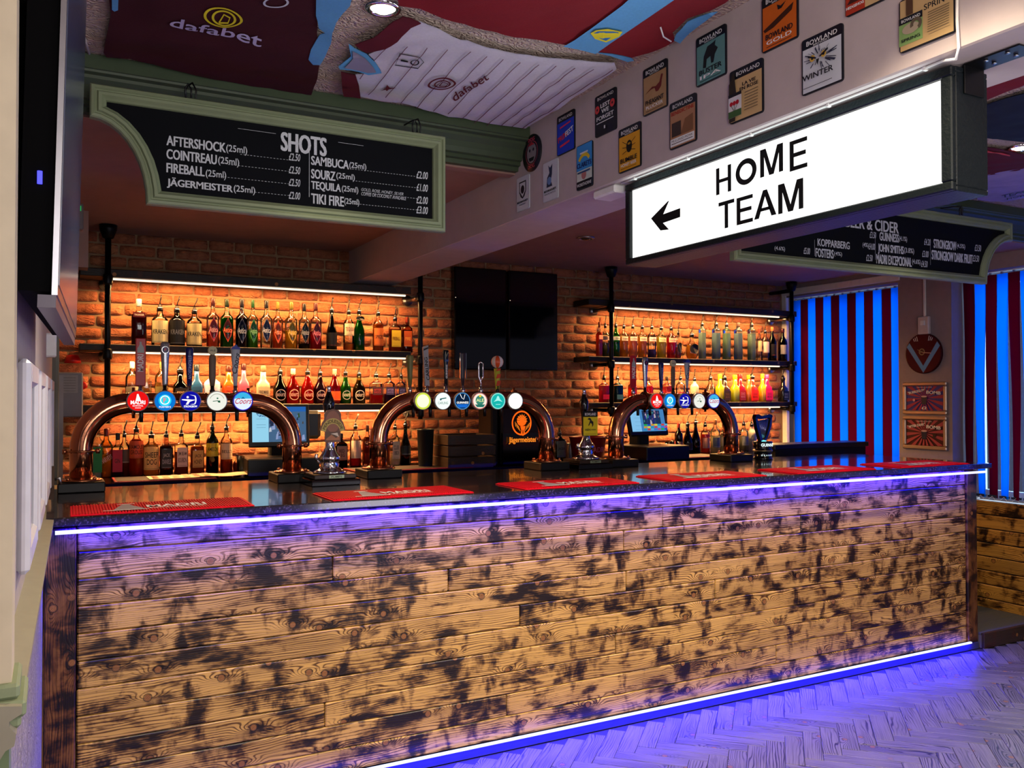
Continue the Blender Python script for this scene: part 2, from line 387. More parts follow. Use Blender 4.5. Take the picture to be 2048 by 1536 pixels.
class Cv:
    """flat print: coloured shapes on a local (u,v) surface"""
    def __init__(s, step=.0004): s.it = []; s.n = 1; s.step = step
    def _a(s, vs, fs, m): s.it.append((vs, fs, m, s.n * s.step)); s.n += 1; return s
    def rect(s, u0, v0, u1, v1, m, nx=1):
        vs = []; fs = []
        for i in range(nx + 1):
            u = u0 + (u1 - u0) * i / nx; vs += [(u, v0), (u, v1)]
            if i: fs.append((2 * i - 2, 2 * i, 2 * i + 1, 2 * i - 1))
        return s._a(vs, fs, m)
    def poly(s, pts, m):
        return s._a(list(pts), [tuple(t) for t in tessellate_polygon([[Vector((u, v, 0)) for u, v in pts]])], m)
    def circ(s, cu, cv, r, m, n=28, ry=None):
        ry = ry or r; return s._a([(cu + r * math.cos(2 * PI * k / n), cv + ry * math.sin(2 * PI * k / n)) for k in range(n)], [tuple(range(n))], m)
    def ring(s, cu, cv, r0, r1, m, a0=0, a1=360, n=30, ry=1.0):
        vs = []; fs = []
        for k in range(n + 1):
            a = R(a0 + (a1 - a0) * k / n)
            vs += [(cu + r0 * math.cos(a), cv + r0 * math.sin(a) * ry), (cu + r1 * math.cos(a), cv + r1 * math.sin(a) * ry)]
            if k: fs.append((2 * k - 2, 2 * k - 1, 2 * k + 1, 2 * k))
        return s._a(vs, fs, m)
    def line(s, pts, w, m, sub=1):
        vs = []; fs = []; P = []
        for i in range(len(pts) - 1):
            a, b = Vector(pts[i]), Vector(pts[i + 1])
            for k in range(sub): P.append(a.lerp(b, k / sub))
        P.append(Vector(pts[-1]))
        for i, p in enumerate(P):
            d = (P[min(i + 1, len(P) - 1)] - P[max(i - 1, 0)]).normalized(); nn = Vector((-d.y, d.x)) * w / 2
            vs += [tuple(p + nn), tuple(p - nn)]
            if i: fs.append((2 * i - 2, 2 * i - 1, 2 * i + 1, 2 * i))
        return s._a(vs, fs, m)
    def text(s, t, cu, cv, w, h, m, bold=0.0, rot=0, shear=0.0, arc=0):
        vs, fs = textmesh(t, min(bold, .012), shear); a = R(rot); o = []
        d_ = bold * h * .5 / max(w, 1e-6) if bold > .02 and not arc else 0
        if d_: s._a([(cu + ((x + d_ - .5) * w) * math.cos(a) - (y - .5) * h * math.sin(a), cv + ((x + d_ - .5) * w) * math.sin(a) + (y - .5) * h * math.cos(a)) for x, y in vs], fs, m)
        vs = [(x - d_, y) for x, y in vs]
        for x, y in vs:
            x = (x - .5) * w; y = (y - .5) * h
            if arc:
                th = x / arc; x, y = (arc + y) * math.sin(th), (arc + y) * math.cos(th) - arc
            o.append((cu + x * math.cos(a) - y * math.sin(a), cv + x * math.sin(a) + y * math.cos(a)))
        return s._a(o, fs, m)
    def obj(s, name, fn, parent=None, loc=(0, 0, 0), rz=0):
        mb = MB()
        for vs, fs, m, off in s.it: mb.add([fn(u, v, off) for u, v in vs], fs, m)
        return mb.obj(name, parent, loc, rz, recalc=False)
def front(u, v, o): return (u, -o, v)             # faces the room (-Y)
def left(u, v, o): return (-o, -u, v)             # faces -X
def flat(u, v, o): return (u, v, o)               # faces up
def bent(r, z0=0, sx=1.0, ys=1.0):
    def fn(u, v, o): a = u / r; return ((r + o) * math.sin(a) * sx, -(r + o) * math.cos(a) * ys, v + z0)
    return fn
def aff(P0, P1, P2, n):
    P0, P1, P2, n = Vector(P0), Vector(P1), Vector(P2), Vector(n)
    return lambda u, v, o: tuple(P0 + (P1 - P0) * u + (P2 - P0) * v + n * o)

# ================================================================== SETTING
WX, WY, ZC, ZB = 5.66, 5.6, 2.625, 2.475
BX0, BX1, BZ = 1.738, 2.02, 2.257
fl = struct(MB().box(-1.5, 8, -3, 7, -.12, -.006, mat('3a3536', .6, name='floor_base')).obj('floor'))
# herringbone blocks
W_, L_ = .076, .304
hb = []
ca, sa = math.cos(R(-45)), math.sin(R(-45))
bmesh_block = MB().box(-L_ / 2 + .001, L_ / 2 - .001, -W_ / 2 + .001, W_ / 2 - .001, -.006, 0, M_FLOOR, bev=.0012).mesh('floor_block')
extra = MB()
cand = []
for i in range(-70, 110):
    for j in range(-12, 14):
        for vert in (0, 1):
            u0 = i * W_ + j * 2 * L_; v0 = i * W_
            cu, cv = (u0 + L_ / 2, v0 + W_ / 2) if not vert else (u0 + L_ + W_ / 2, v0 + W_ - L_ / 2)
            x = cu * ca - cv * sa + .03; y = cu * sa + cv * ca
            if not (-.05 < x < 5.5 and .7 < y < 3.28): continue
            d = Vector((x, y, 0)) - CAM; zz = d.dot(AZ)
            if zz < .3: continue
            px = 1024 + F * d.dot(AX) / zz; py = 768 - F * d.dot(AY) / zz
            vis = -60 < px < 2110 and py < 1600
            if x > 4.88 and y > 3.2: continue
            cand.append((0 if vis else 1, d.length, x, y, -45 + 90 * vert))
cand.sort()
for k, (nv, _, x, y, a) in enumerate(cand):
    if k < 290 and not nv:
        o = bpy.data.objects.new('floor_block', bmesh_block); C.objects.link(o); o.parent = fl; o.location = (x, y, random.uniform(-.0004, .0004)); o.rotation_euler.z = R(a)
    else:
        c, s_ = math.cos(R(a)), math.sin(R(a)); l, w2 = L_ / 2 - .001, W_ / 2 - .001
        extra.add([(x + p * l * c - q * w2 * s_, y + p * l * s_ + q * w2 * c, zq) for zq in (-.006, 0) for p, q in ((-1, -1), (1, -1), (1, 1), (-1, 1))],
                  [(4, 5, 6, 7), (0, 1, 5, 4), (1, 2, 6, 5), (2, 3, 7, 6), (3, 0, 4, 7)], M_FLOOR)
e = extra.obj('floor_blocks', fl); e['kind'] = 'stuff'

# back wall with bricks
wb = struct(MB().box(-.6, WX, WY, WY + .12, 0, 2.8, M_MORTAR).obj('wall_back'))
def brick_mesh(L, hgt, seed):
    rnd = random.Random(seed); nx, nz = 6, 4; vs = []; fs = []
    for j in range(nz):
        for i in range(nx):
            fx, fz = i / (nx - 1), j / (nz - 1)
            edge = (i in (0, nx - 1)) + (j in (0, nz - 1))
            x = (fx - .5) * L; z = (fz - .5) * hgt
            if i in (0, nx - 1): x *= 1 - .012 * rnd.random()
            if edge == 2: x *= .965; z *= .90
            elif j in (0, nz - 1): z *= 1 - .07 * rnd.random()
            y = -.013 - .006 * rnd.random() if not edge else (-.006 - .003 * rnd.random() if edge == 1 else -.003)
            vs.append((x, y, z))
    for j in range(nz - 1):
        for i in range(nx - 1): a = j * nx + i; fs.append((a, a + 1, a + nx + 1, a + nx))
    ring = [i for i in range(nx)] + [nx * j + nx - 1 for j in range(1, nz)] + [nx * (nz - 1) + i for i in range(nx - 2, -1, -1)] + [nx * j for j in range(nz - 2, 0, -1)]
    b = len(vs)
    for r_ in ring: vs.append((vs[r_][0], .004, vs[r_][2]))
    n = len(ring)
    for k in range(n): fs.append((ring[k], b + k, b + (k + 1) % n, ring[(k + 1) % n]))
    return vs, fs
BL = {}
for li, L in enumerate((.205, .155, .105)):
    BL[L] = [brick_mesh(L - .009, .0605, li * 10 + s) for s in range(5)]
BM = {k: [MB().add(v, f, M_BRICK, True).mesh('brick') for v, f in l] for k, l in BL.items()}
nb = 0; ex = MB(); rows = []
z = .93
row = 0
while z < 2.47:
    x = .06 - random.random() * .15
    while x < WX - .03:
        L = random.choice((.205, .205, .205, .105, .155))
        if x + L > WX: L = .105
        if x + L > .03: rows.append((x + L / 2, z + .035, L))
        x += L
    z += .0705; row += 1
rows.sort(key=lambda t: t[0] * .8 + (2 if t[1] > 2.2 else 0) + (2 if t[1] < 1.1 else 0))
for x, z, L in rows:
    if x + L / 2 > WX: continue
    if x + L / 2 < .03: continue
    k = random.randrange(5); dz = random.uniform(-.0015, .0015)
    if nb < 290:
        o = bpy.data.objects.new('brick', BM[L][k]); C.objects.link(o); o.parent = wb; o.location = (x, WY, z + dz); o.rotation_euler = (0, random.uniform(-.012, .012), 0); nb += 1
    else:
        v, f = BL[L][k]; ex.add([(a + x, b + WY, c + z + dz) for a, b, c in v], f, M_BRICK, True)
e = ex.obj('bricks', wb, recalc=False); e['kind'] = 'stuff'

# ceilings, bulkhead, beam
ce = struct(MB().box(-1.5, 8, -3, 3.26, ZC, ZC + .1, M_ARTEX).obj('ceiling'))
struct(MB().box(-.6, 6.2, 3.24, WY + .1, ZB, ZB + .3, M_CEIL).obj('ceiling_back'))
struct(MB().box(BX0, BX1, -3, WY, BZ, ZC + .02, M_BEAM, bev=.004).obj('trim_beam'))
def cornice(name, x0, x1):
    prof = [(3.245, 2.458), (3.215, 2.458), (3.212, 2.475), (3.195, 2.478), (3.195, 2.492), (3.18, 2.496), (3.172, 2.515), (3.16, 2.535), (3.142, 2.552), (3.14, 2.562), (3.12, 2.566), (3.118, 2.573), (3.112, 2.575), (3.112, 2.62), (3.245, 2.62)]
    n = len(prof); vs = [(x, y, z) for x in (x0, x1) for y, z in prof]
    fs = [(i, (i + 1) % n, n + (i + 1) % n, n + i) for i in range(n)] + [tuple(range(n)), tuple(range(n, 2 * n))]
    return struct(MB().add(vs, fs, M_GREEN).obj(name))
cornice('trim_1', -.03, BX0 - .001); cornice('trim_2', BX1 + .001, 6.4)
struct(MB().box(-.6, 6.4, 3.246, 3.30, 2.45, 2.63, M_CEIL).obj('trim_bulkhead'))

# left wall (very slightly out of square) -- local frame: x = out of wall, y = along
LW = struct(MB().box(-.3, 0, -3, 4.6, 0, 2.8, mat('a59a9c', .7, bump=.1, name='wall_cream')).obj('wall_left'))
LW.location = (-.095, 0, 0); LW.rotation_euler.z = -R(1.15)
MB().box(0, .006, 1.4, 3.22, 0, 1.04, M_EMB).obj('wallpaper_panel', LW)
rail = [(0, 1.035), (.012, 1.035), (.018, 1.045), (.028, 1.05), (.03, 1.065), (.022, 1.075), (.022, 1.082), (.036, 1.09), (.036, 1.1), (0, 1.105)]
n = len(rail)
struct(MB().add([(x, y, z) for y in (1.3, 4.5) for x, z in rail], [(i, (i + 1) % n, n + (i + 1) % n, n + i) for i in range(n)] + [tuple(range(n)), tuple(range(n, 2 * n))], mat('8f8a78', .45)).obj('dado_rail', LW))
M_PAN = mat('c4c2cc', .3, name='panel_moulding'); M_MIR = mat('8f929c', .08, .9, name='mirror')
py0 = 1.86
for i in range(4):
    a = py0 + i * .56; b = a + .42
    f_ = MB(); z0, z1 = 1.17, 1.575
    for (ya, yb, za, zb) in ((a, a + .05, z0, z1), (b - .05, b, z0, z1), (a + .05, b - .05, z0, z0 + .05), (a + .05, b - .05, z1 - .05, z1)): f_.box(0, .022, ya, yb, za, zb, M_PAN, bev=.008)
    fo = f_.obj('panel_frame', LW); MB().box(.001, .006, a + .05, b - .05, z0 + .05, z1 - .05, M_MIR).obj('mirror_panel', fo)
# nib of wall close to the camera with its own rail and green wainscot
nib = struct(MB().box(-.5, -.0455, 1.33, 1.42, 1.12, 2.8, mat('c4b79c', .6, name='nib_cream')).obj('wall_nib'))
MB().box(-.5, -.048, 1.335, 1.41, 0, 1.07, mat('6c7d5c', .5, name='wainscot_green')).obj('wainscot', nib)
rb = MB()
for z0, z1, x in ((1.050, 1.066, -.045), (1.066, 1.082, -.034), (1.082, 1.104, -.028), (1.104, 1.124, -.036)): rb.box(-.5, x, 1.33 + (x + .045) * -1.2, 1.43, z0, z1, M_GREENP, bev=.004)
rb.obj('dado_rail', nib)
# side wall behind the bar, door frame, ceiling pilaster
struct(MB().box(-.4, .012, 4.6, WY, 0, 2.6, mat('6d6a60', .6, name='jamb_grey')).obj('wall_side'))
d1 = struct(MB().box(-.3, .028, 4.75, 4.80, 0, 2.05, mat('7c7a70', .5, name='door_frame'), bev=.004).obj('door_1'))
MB().box(.012, .05, 5.05, 5.12, 0, 1.62, mat('8a8890', .4, name='jamb')).obj('architrave', d1)
struct(MB().box(-.1, .16, 5.0, 5.12, 2.18, ZB, M_CEIL).obj('trim_pilaster'))

# right wall: pillar, windows
M_RW = mat('8c8084', .7, bump=.1, name='wall_taupe')
rw = MB()
rw.box(WX, WX + .3, 3.98, 4.42, 0, 2.8, M_RW)                 # pillar
rw.box(WX, WX + .3, 4.42, WY + .1, 0, .95, M_RW); rw.box(WX, WX + .3, 4.42, WY + .1, 2.37, 2.8, M_RW)
rw.box(WX + .12, WX + .3, WY - .02, WY + .12, .95, 2.37, M_RW)
rw.box(WX, WX + .3, 1.2, 3.98, 0, .76, M_RW); rw.box(WX, WX + .3, 1.2, 3.98, 2.37, 2.8, M_RW)
rwo = struct(rw.obj('wall_right'))
struct(MB().box(WX - .03, WX + .16, 1.2, 3.975, .745, .77, M_WHITE, bev=.005).obj('window_sill'))
# corner trims beside the bricks
struct(MB().box(WX - .005, WX + .03, WY - .05, WY + .02, .9, 2.40, M_WHITE, bev=.005).obj('trim_3'))
def window(n, y0, y1, z0, z1):
    m_ = MB(); X = WX + .24; fr = M_WHITE
    for a, b, c, d in ((y0, y0 + .06, z0, z1), (y1 - .06, y1, z0, z1), (y0 + .06, y1 - .06, z0, z0 + .06), (y0 + .06, y1 - .06, z1 - .06, z1), ((y0 + y1) / 2 - .03, (y0 + y1) / 2 + .03, z0 + .06, z1 - .06)):
        m_.box(X, X + .05, a, b, c, d, fr, bev=.006)
    o = struct(m_.obj(n)); MB().box(X + .02, X + .026, y0 + .05, y1 - .05, z0 + .05, z1 - .05, thin_glass('e8f4ff')).obj('pane', o)
    return o
window('window_1', 4.43, 5.58, .96, 2.36); window('window_2', 1.25, 3.97, .78, 2.36)
struct(MB().box(WX - .012, WX + .0, 4.40, WY, 2.385, 2.44, M_WHITE, bev=.004).obj('trim_4'))

# slatted pine cladding under the second window + step platform
XP = 5.55
zz = .058; k = 0
while zz < .745:
    for y0, y1 in (((1.4, 2.7), (2.7, 3.95)) if k % 2 else ((1.4, 3.15), (3.15, 3.95))):
        L = y1 - y0
        o = MB().box(-L / 2 + .001, L / 2 - .001, -.008, .008, -.044, .044, M_WPLANK, bev=.005).obj('plank', rwo, (XP, (y0 + y1) / 2, zz + .046), rz=R(90))
    zz += .0935; k += 1
struct(MB().box(XP, WX + .001, 1.2, 3.97, 0, .75, M_BLKM).obj('cladding_batten')).parent = rwo
st = struct(MB().box(4.915, XP - .01, 3.28, 4.2, 0, .075, mat('5c5648', .8, name='step_side')).obj('floor_step'))
for i in range(5):
    MB().box(4.915, XP - .01, 3.285 + i * .15, 3.285 + i * .15 + .147, .075, .09, mat('4b4a48', .7, bump=.3, bs=200, name='step_deck'), bev=.002).obj('deck_board', st)
MB().box(4.915, XP - .01, 3.262, 3.28, 0, .09, M_CRATE, bev=.002).obj('step_riser', st)

# ================================================================== BAR
bar = thing('bar_counter', 'long bar front clad in scorched pine planks with blue light strips', 'bar', (0, 3.31, 0))
WYF = 3.31
rowz = [1.062, .977] + [.977 - .0935 * i for i in range(1, 11)]
joints = {0: [(1050, 1020)], 1: [(1326, 1030)], 2: [(1248, 1077), (666, 1135)], 3: [(1602, 1048), (897, 1158)], 4: [(1253, 1159)], 5: [(1040, 1228)], 6: [(1717, 1174), (1431, 1177)],
          7: [(1232, 1284)], 8: [(1703, 1241), (650, 1430)], 9: [(1014, 1408)], 10: [(1553, 1305)]}
jx = {}
for r_, l in joints.items():
    for px, py in l:
        p = at_y(px, py, WYF)
        rr = 0
        while rr < 10 and rowz[rr + 1] > p.z: rr += 1
        jx.setdefault(rr, []).append(p.x)
XL, XR = .078, 4.82
for r_ in range(11):
    z1, z0 = rowz[r_], rowz[r_ + 1]
    xs = [XL] + sorted(jx.get(r_, [])) + [XR]
    for a, b in zip(xs, xs[1:]):
        L = b - a
        MB().box(-L / 2 + .0012, L / 2 - .0012, 0, .016, -(z1 - z0) / 2 + .0008, (z1 - z0) / 2 - .0008, M_PLANK, bev=.0045).obj('plank', bar, ((a + b) / 2, 0, (z0 + z1) / 2))
MB().box(XL, XR, .012, .05, .04, 1.06, M_BLKM).obj('backing', bar)
MB().box(-.048, .048, -.012, .05, -.53, .53, M_POST, bev=.004).obj('corner_post', bar, (.027, 0, .53))
MB().box(-.045, .045, -.012, .05, -.53, .53, M_POST, bev=.004).obj('corner_post', bar, (4.866, 0, .53))
MB().box(4.87, 4.905, .05, .93, 0, 1.06, M_POST).obj('end_panel', bar)
MB().box(-.02, 4.9, -.022, .03, 0, .036, mat('3c3c50', .4, name='plinth')).obj('plinth', bar)
MB().box(0, 4.82, -.034, -.022, .041, .050, emis((.62, .66, 1), 1.7)).obj('light_strip', bar, label='glowing blue strip along the foot of the bar')
MB().box(.01, 4.84, -.122, -.112, 1.056, 1.068, emis((.62, .66, 1), 1.7)).obj('light_strip', bar, label='glowing blue strip under the worktop edge')
ct = MB().box(-.02, 4.965, 3.235, 4.27, 1.075, 1.105, M_GRAN, bev=.004).obj('worktop')
tag(ct, 'long dark polished granite bar worktop reflecting the lights', 'worktop')

# bar runners
M_RUBD = mat('c80a22', .6, spec=.1, name='red_rubber_rib'); M_PRW = mat('e8dcdc', .6, name='mat_print'); M_PRG = mat('8a8088', .6)
places = ['at the left end of the bar', 'second from the left end', 'third from the left end', 'third from the right end', 'second from the right end', 'at the far right end of the bar']
for i, x0 in enumerate((.055, .95, 1.79, 2.57, 3.385, 4.18)):
    t = thing('bar_runner', 'ribbed red rubber bar runner with white lettering, ' + places[i], 'bar mat', (x0, 3.25, 1.105), R((-.8, 1, .3, -.6, .8, 0)[i]), 'red bar runners along the worktop edge')
    w_, d_ = (.60, .285)
    MB().box(0, w_, 0, d_, 0, .004, M_RUB, bev=.001).obj('base', t)
    rb = MB()
    nr = 62
    for k in range(nr):
        x = .008 + k * (w_ - .016) / nr
        rb.box(x, x + .0055, .006, d_ - .006, .004, .0072, M_RUBD)
    rb.obj('ribs', t)
    cv = Cv(); 
    cv.text('MADRI', .345, .125, .20, .07, M_PRW, .03).text('EXCEPCIONAL', .345, .066, .19, .026, M_PRW, .02)
    cv.poly([(.13, .03), (.235, .03), (.225, .09), (.205, .14), (.19, .2), (.168, .2), (.15, .13), (.14, .08)], M_PRG).line([(.10, .035), (.245, .035)], .01, M_PRW).line([(.15, .205), (.21, .205)], .012, M_PRW)
    cv.obj('printed_lettering', flat, t, (0, 0, .0074))

# ================================================================== SHELVES
ZT = {'top': (2.185, 2.23), 'mid': (1.768, 1.806), 'low': (1.425, 1.463)}
def shelf_unit(label, x0, x1, posts):
    t = thing('pipe_shelf', label, 'shelf', ((x0 + x1) / 2, 5.46, 1.42)); ox = (x0 + x1) / 2
    def L_(p): return (p[0] - ox, p[1] - 5.46, p[2] - 1.42)
    for kx, (z0, z1) in ZT.items():
        MB().box(x0 - ox, x1 - ox, -.10, .115, z0 - 1.42, z1 - 1.42, M_SHELF, bev=.003).obj('shelf_board', t)
        MB().box(posts[0] - ox + .03, posts[1] - ox - .08, -.065, -.05, z0 - 1.42 - .012, z0 - 1.42 - .002, emis((1, .80, .58), 1.6)).obj('light_strip', t, label='warm glowing strip under the board')
    for px in posts:
        m_ = MB(); m_.cyl(L_((px, 5.335, 1.36)), L_((px, 5.335, ZB - .004)), .0165, 12, M_PIPE)
        if px > 5: m_.cyl(L_((px, 5.335, 2.40)), L_((px, 5.58, 2.40)), .0165, 12, M_PIPE)
        m_.obj('post', t)
        fm = MB(); fm.lathe([(.048, ZB - .005), (.046, ZB - .03), (.03, ZB - .075), (.022, ZB - .08)], (px - ox, 5.335 - 5.46, -1.42), 14, M_PIPE); fm.obj('ceiling_flange', t)
        for z in (2.165, 1.748, 1.405):
            b = MB(); b.cyl(L_((px, 5.335, z)), L_((px, 5.575, z)), .015, 12, M_PIPE if px > 3 and z < 2 else M_STEEL).obj('bracket_arm', t)
            j = MB(); j.lathe([(.023, -.03), (.026, -.02), (.026, .02), (.023, .03)], L_((px, 5.335, z)), 12, M_PIPE)
            j.cyl(L_((px, 5.335, z)), L_((px, 5.375, z)), .021, 12, M_PIPE); j.obj('pipe_tee', t)
            g = MB(); g.cyl(L_((px, 5.567, z)), L_((px, 5.582, z)), .036, 16, M_STEEL); g.obj('wall_flange', t)
    for z in (2.178, 1.761, 1.418):
        x0_, x1_ = posts[0] + .03, posts[1] - .08
        area('led_light', ((x0_ + x1_) / 2, 5.403, z - .008), ((x0_ + x1_) / 2, 5.47, z - .5), x1_ - x0_, .01, ORNG, 32)
    return t
shelf_unit('three wall shelves on black iron pipes at the left, two screens to their right', .13, 2.09, (.27, 2.145))
shelf_unit('three wall shelves on black iron pipes at the right beside the blinds', 3.485, 5.585, (3.667, 5.5))

# back counter
bc = MB().box(.06, 5.5, 4.95, 5.578, .99, 1.058, M_BLKG, bev=.004); bc.box(.06, 5.5, 5.0, 5.578, 0, .99, M_BLKM)
tag(bc.obj('back_counter'), 'black back counter under the bottle shelves behind the bar', 'counter')
rc = MB().box(4.5, 5.46, 4.53, 4.75, 1.13, 1.165, M_BLK, bev=.004); rc.box(4.52, 5.44, 4.545, 4.74, 0, 1.13, M_BLKM)
tag(rc.obj('raised_counter'), 'raised black side counter with thick top by the first blind', 'counter')

# ================================================================== BOTTLES
PROF = {
 'round': ([(0, 0), (.9, 0), (1, .02), (1, .6), (.94, .655), (.72, .71), (.43, .76), (.34, .81), (.31, .90)], 0, 1),
 'sq': ([(0, 0), (.92, 0), (1, .02), (1, .60), (.95, .655), (.62, .70), (.40, .735), (.34, .78), (.32, .90)], 5, 1),
 'flat': ([(0, 0), (.92, 0), (1, .02), (1, .62), (.95, .68), (.62, .73), (.36, .77), (.3, .82), (.29, .90)], 5, .62),
 'ant': ([(0, 0), (.92, 0), (1, .02), (1, .57), (.94, .63), (.6, .675), (.42, .71), (.33, .76), (.30, .90)], 0, 1),
 'slope': ([(0, 0), (.9, 0), (1, .025), (1, .42), (.94, .49), (.74, .57), (.5, .66), (.36, .76), (.31, .90)], 0, 1),
 'wine': ([(0, 0), (.9, 0), (1, .02), (1, .56), (.9, .63), (.6, .70), (.4, .755), (.35, .80), (.34, .93)], 0, 1),
 'tall': ([(0, 0), (.95, 0), (1, .01), (1, .78), (.93, .81), (.55, .835), (.42, .85), (.40, .92)], 7, .8),
 'dmf': ([(0, 0), (.9, 0), (.98, .03), (1, .46), (.93, .53), (.6, .60), (.43, .66), (.40, .90)], 3, .9),
 'squat': ([(0, 0), (.55, 0), (.9, .1), (1, .25), (.97, .42), (.75, .55), (.42, .65), (.3, .74), (.29, .88)], 0, .8),
 'champ': ([(0, 0), (.9, 0), (1, .02), (1, .38), (.94, .46), (.72, .56), (.48, .67), (.36, .78), (.34, .94)], 0, 1),
}
def pourer(t, h, r):
    mb = MB(); mb.lathe([(r * 1.15, h - .022), (r * 1.25, h - .012), (r * .95, h), (r * .7, h + .012), (r * .45, h + .02)], (0, 0, 0), 12, M_BLK)
    mb.lathe([(r * 1.5, h - .004), (r * 1.5, h - .001)], (0, 0, 0), 12, M_CHROME)
    mb.obj('pourer_stopper', t)
    l = random.uniform(.004, .014)
    MB().tube([(0, 0, h + .015), (l * .2, 0, h + .035), (l, 0, h + .055), (l * 1.4, 0, h + .075)], [.0032, .003, .0036, .0045], 8, M_BLK).obj('pourer_spout', t)
def bottle(px, ytop, W, kind, Y, zb, glass, liq, level, capc, lab, pour, desc, where, group, sc_=1.0):
    p0 = at_y(px, 800, Y); top = at_y(px, ytop, Y); H = top.z - zb; Rr = W * depth((p0.x, Y, 1.5)) / F / 2 * .97
    prof, sq, ys = PROF[kind]
    t = thing('bottle', desc + ' ' + where, 'bottle', (p0.x, Y, zb), random.uniform(-.12, .06) if kind != 'tall' else .12, group)
    if sq: Rr *= .93
    pr = [(max(r * Rr, .0005), h * H) for r, h in prof]
    n = 24 if sq else 18
    opaque = isinstance(glass, tuple)
    gm = mat(glass[0], .18, spec=.6, coat=.4) if opaque else thin_glass(glass)
    MB().lathe(pr, (0, 0, 0), n, gm, sq, ys).obj('glass_body', t)
    if liq and not opaque:
        lp = [(max(r * .93 - .0008, .0004), z) for r, z in pr if z <= level * H]
        zl = level * H; a = [q for q in pr if q[1] <= zl][-1]; b = [q for q in pr if q[1] > zl]
        if b:
            b = b[0]; f_ = (zl - a[1]) / (b[1] - a[1]); lp.append(((a[0] + (b[0] - a[0]) * f_) * .93, zl))
        lp = [(r, z + .003) for r, z in lp]
        MB().lathe(lp, (0, 0, 0), n, liquid(liq), sq, ys).obj('liquid', t)
    nr = pr[-1][0]
    if pour: pourer(t, pr[-1][1] + .012, nr)
    else:
        cm = mat(capc or '101010', .3, .1)
        c0 = H * (.84 if kind in ('ant', 'round', 'sq', 'slope', 'dmf', 'flat') else .88)
        MB().lathe([(nr * 1.12, c0), (nr * 1.18, c0 + .004), (nr * 1.18, H - .004), (nr * 1.0, H)], (0, 0, 0), 14, cm).obj('cap', t)
    if kind == 'kr': pass
    if lab:
        sh, lc, txt, tcx, v0, v1 = lab[:6]; lm = mat(lc, .5); tm = mat(tcx, .5)
        hw = Rr * (.80 if sq else 1.15); z0, z1 = v0 * H, v1 * H; cv = Cv(.0003); zm = (z0 + z1) / 2
        if sh == 'rect': cv.rect(-hw, z0, hw, z1, lm, 8)
        elif sh == 'dia':
            cv.poly([(0, z0 - .002), (hw * .45, z0 + (zm - z0) * .5), (hw * .72, zm), (hw * .45, zm + (z1 - zm) * .5), (0, z1 + .002), (-hw * .45, zm + (z1 - zm) * .5), (-hw * .72, zm), (-hw * .45, z0 + (zm - z0) * .5)], tm)
            cv.poly([(0, z0 + .002), (hw * .4, z0 + (zm - z0) * .5), (hw * .64, zm), (hw * .4, zm + (z1 - zm) * .5), (0, z1 - .002), (-hw * .4, zm + (z1 - zm) * .5), (-hw * .64, zm), (-hw * .4, z0 + (zm - z0) * .5)], lm)
        elif sh == 'oval': cv.circ(0, zm, hw * .8, lm, 20, (z1 - z0) / 2)
        elif sh == 'ring': cv.ring(0, zm, hw * .62, hw * .70, tm)
        elif sh == 'tri': cv.rect(-hw, z0, hw, z1, mat('d8c8b8', .5), 8); cv.poly([(-hw * .85, z1 - .004), (hw * .85, z1 - .004), (0, z0 + .006)], lm)
        elif sh == 'diag': cv.poly([(-hw * .9, z0), (-hw * .9, z0 + (z1 - z0) * .45), (hw * .9, z1), (hw * .9, z1 - (z1 - z0) * .45)], lm)
        lines = txt.split('|') if txt else []
        hh = (z1 - z0) * ((.62 if len(lines) > 1 else .26 if z1 > .3 * H + z0 else .5) if sh in ('rect',) else .3); rot = 0
        if sh == 'diag': rot = 28; hh = (z1 - z0) * .3
        for i, tx in enumerate(lines):
            lh = hh / len(lines); yy = zm + hh / 2 - lh * (i + .5)
            cv.text(tx, 0, yy, hw * (1.6 if sh in ('rect', 'diag', 'tri') else 1.15) * min(1, .25 + len(tx) * .14), lh * .78, tm, .02, rot)
        if sh == 'rect' and z1 - z0 > .05: cv.line([(-hw * .8, z0 + .006), (hw * .8, z0 + .006)], .0015, tm, 6)
        if sq:
            d_ = Rr * ys * 1.0 + .0006; cv.obj('label_print', lambda u, v, o: (u, -d_ - o, v), t)
        else: cv.obj('label_print', bent(Rr + .0006), t)
    return t
CLR = 'eaf2ee'
def run(lst, Y, zb, where, group):
    for b in lst: bottle(*b[:4], b[12] if len(b) > 12 else Y, zb, b[4], b[5], b[6], b[7], b[8], b[9], b[10], where, group)
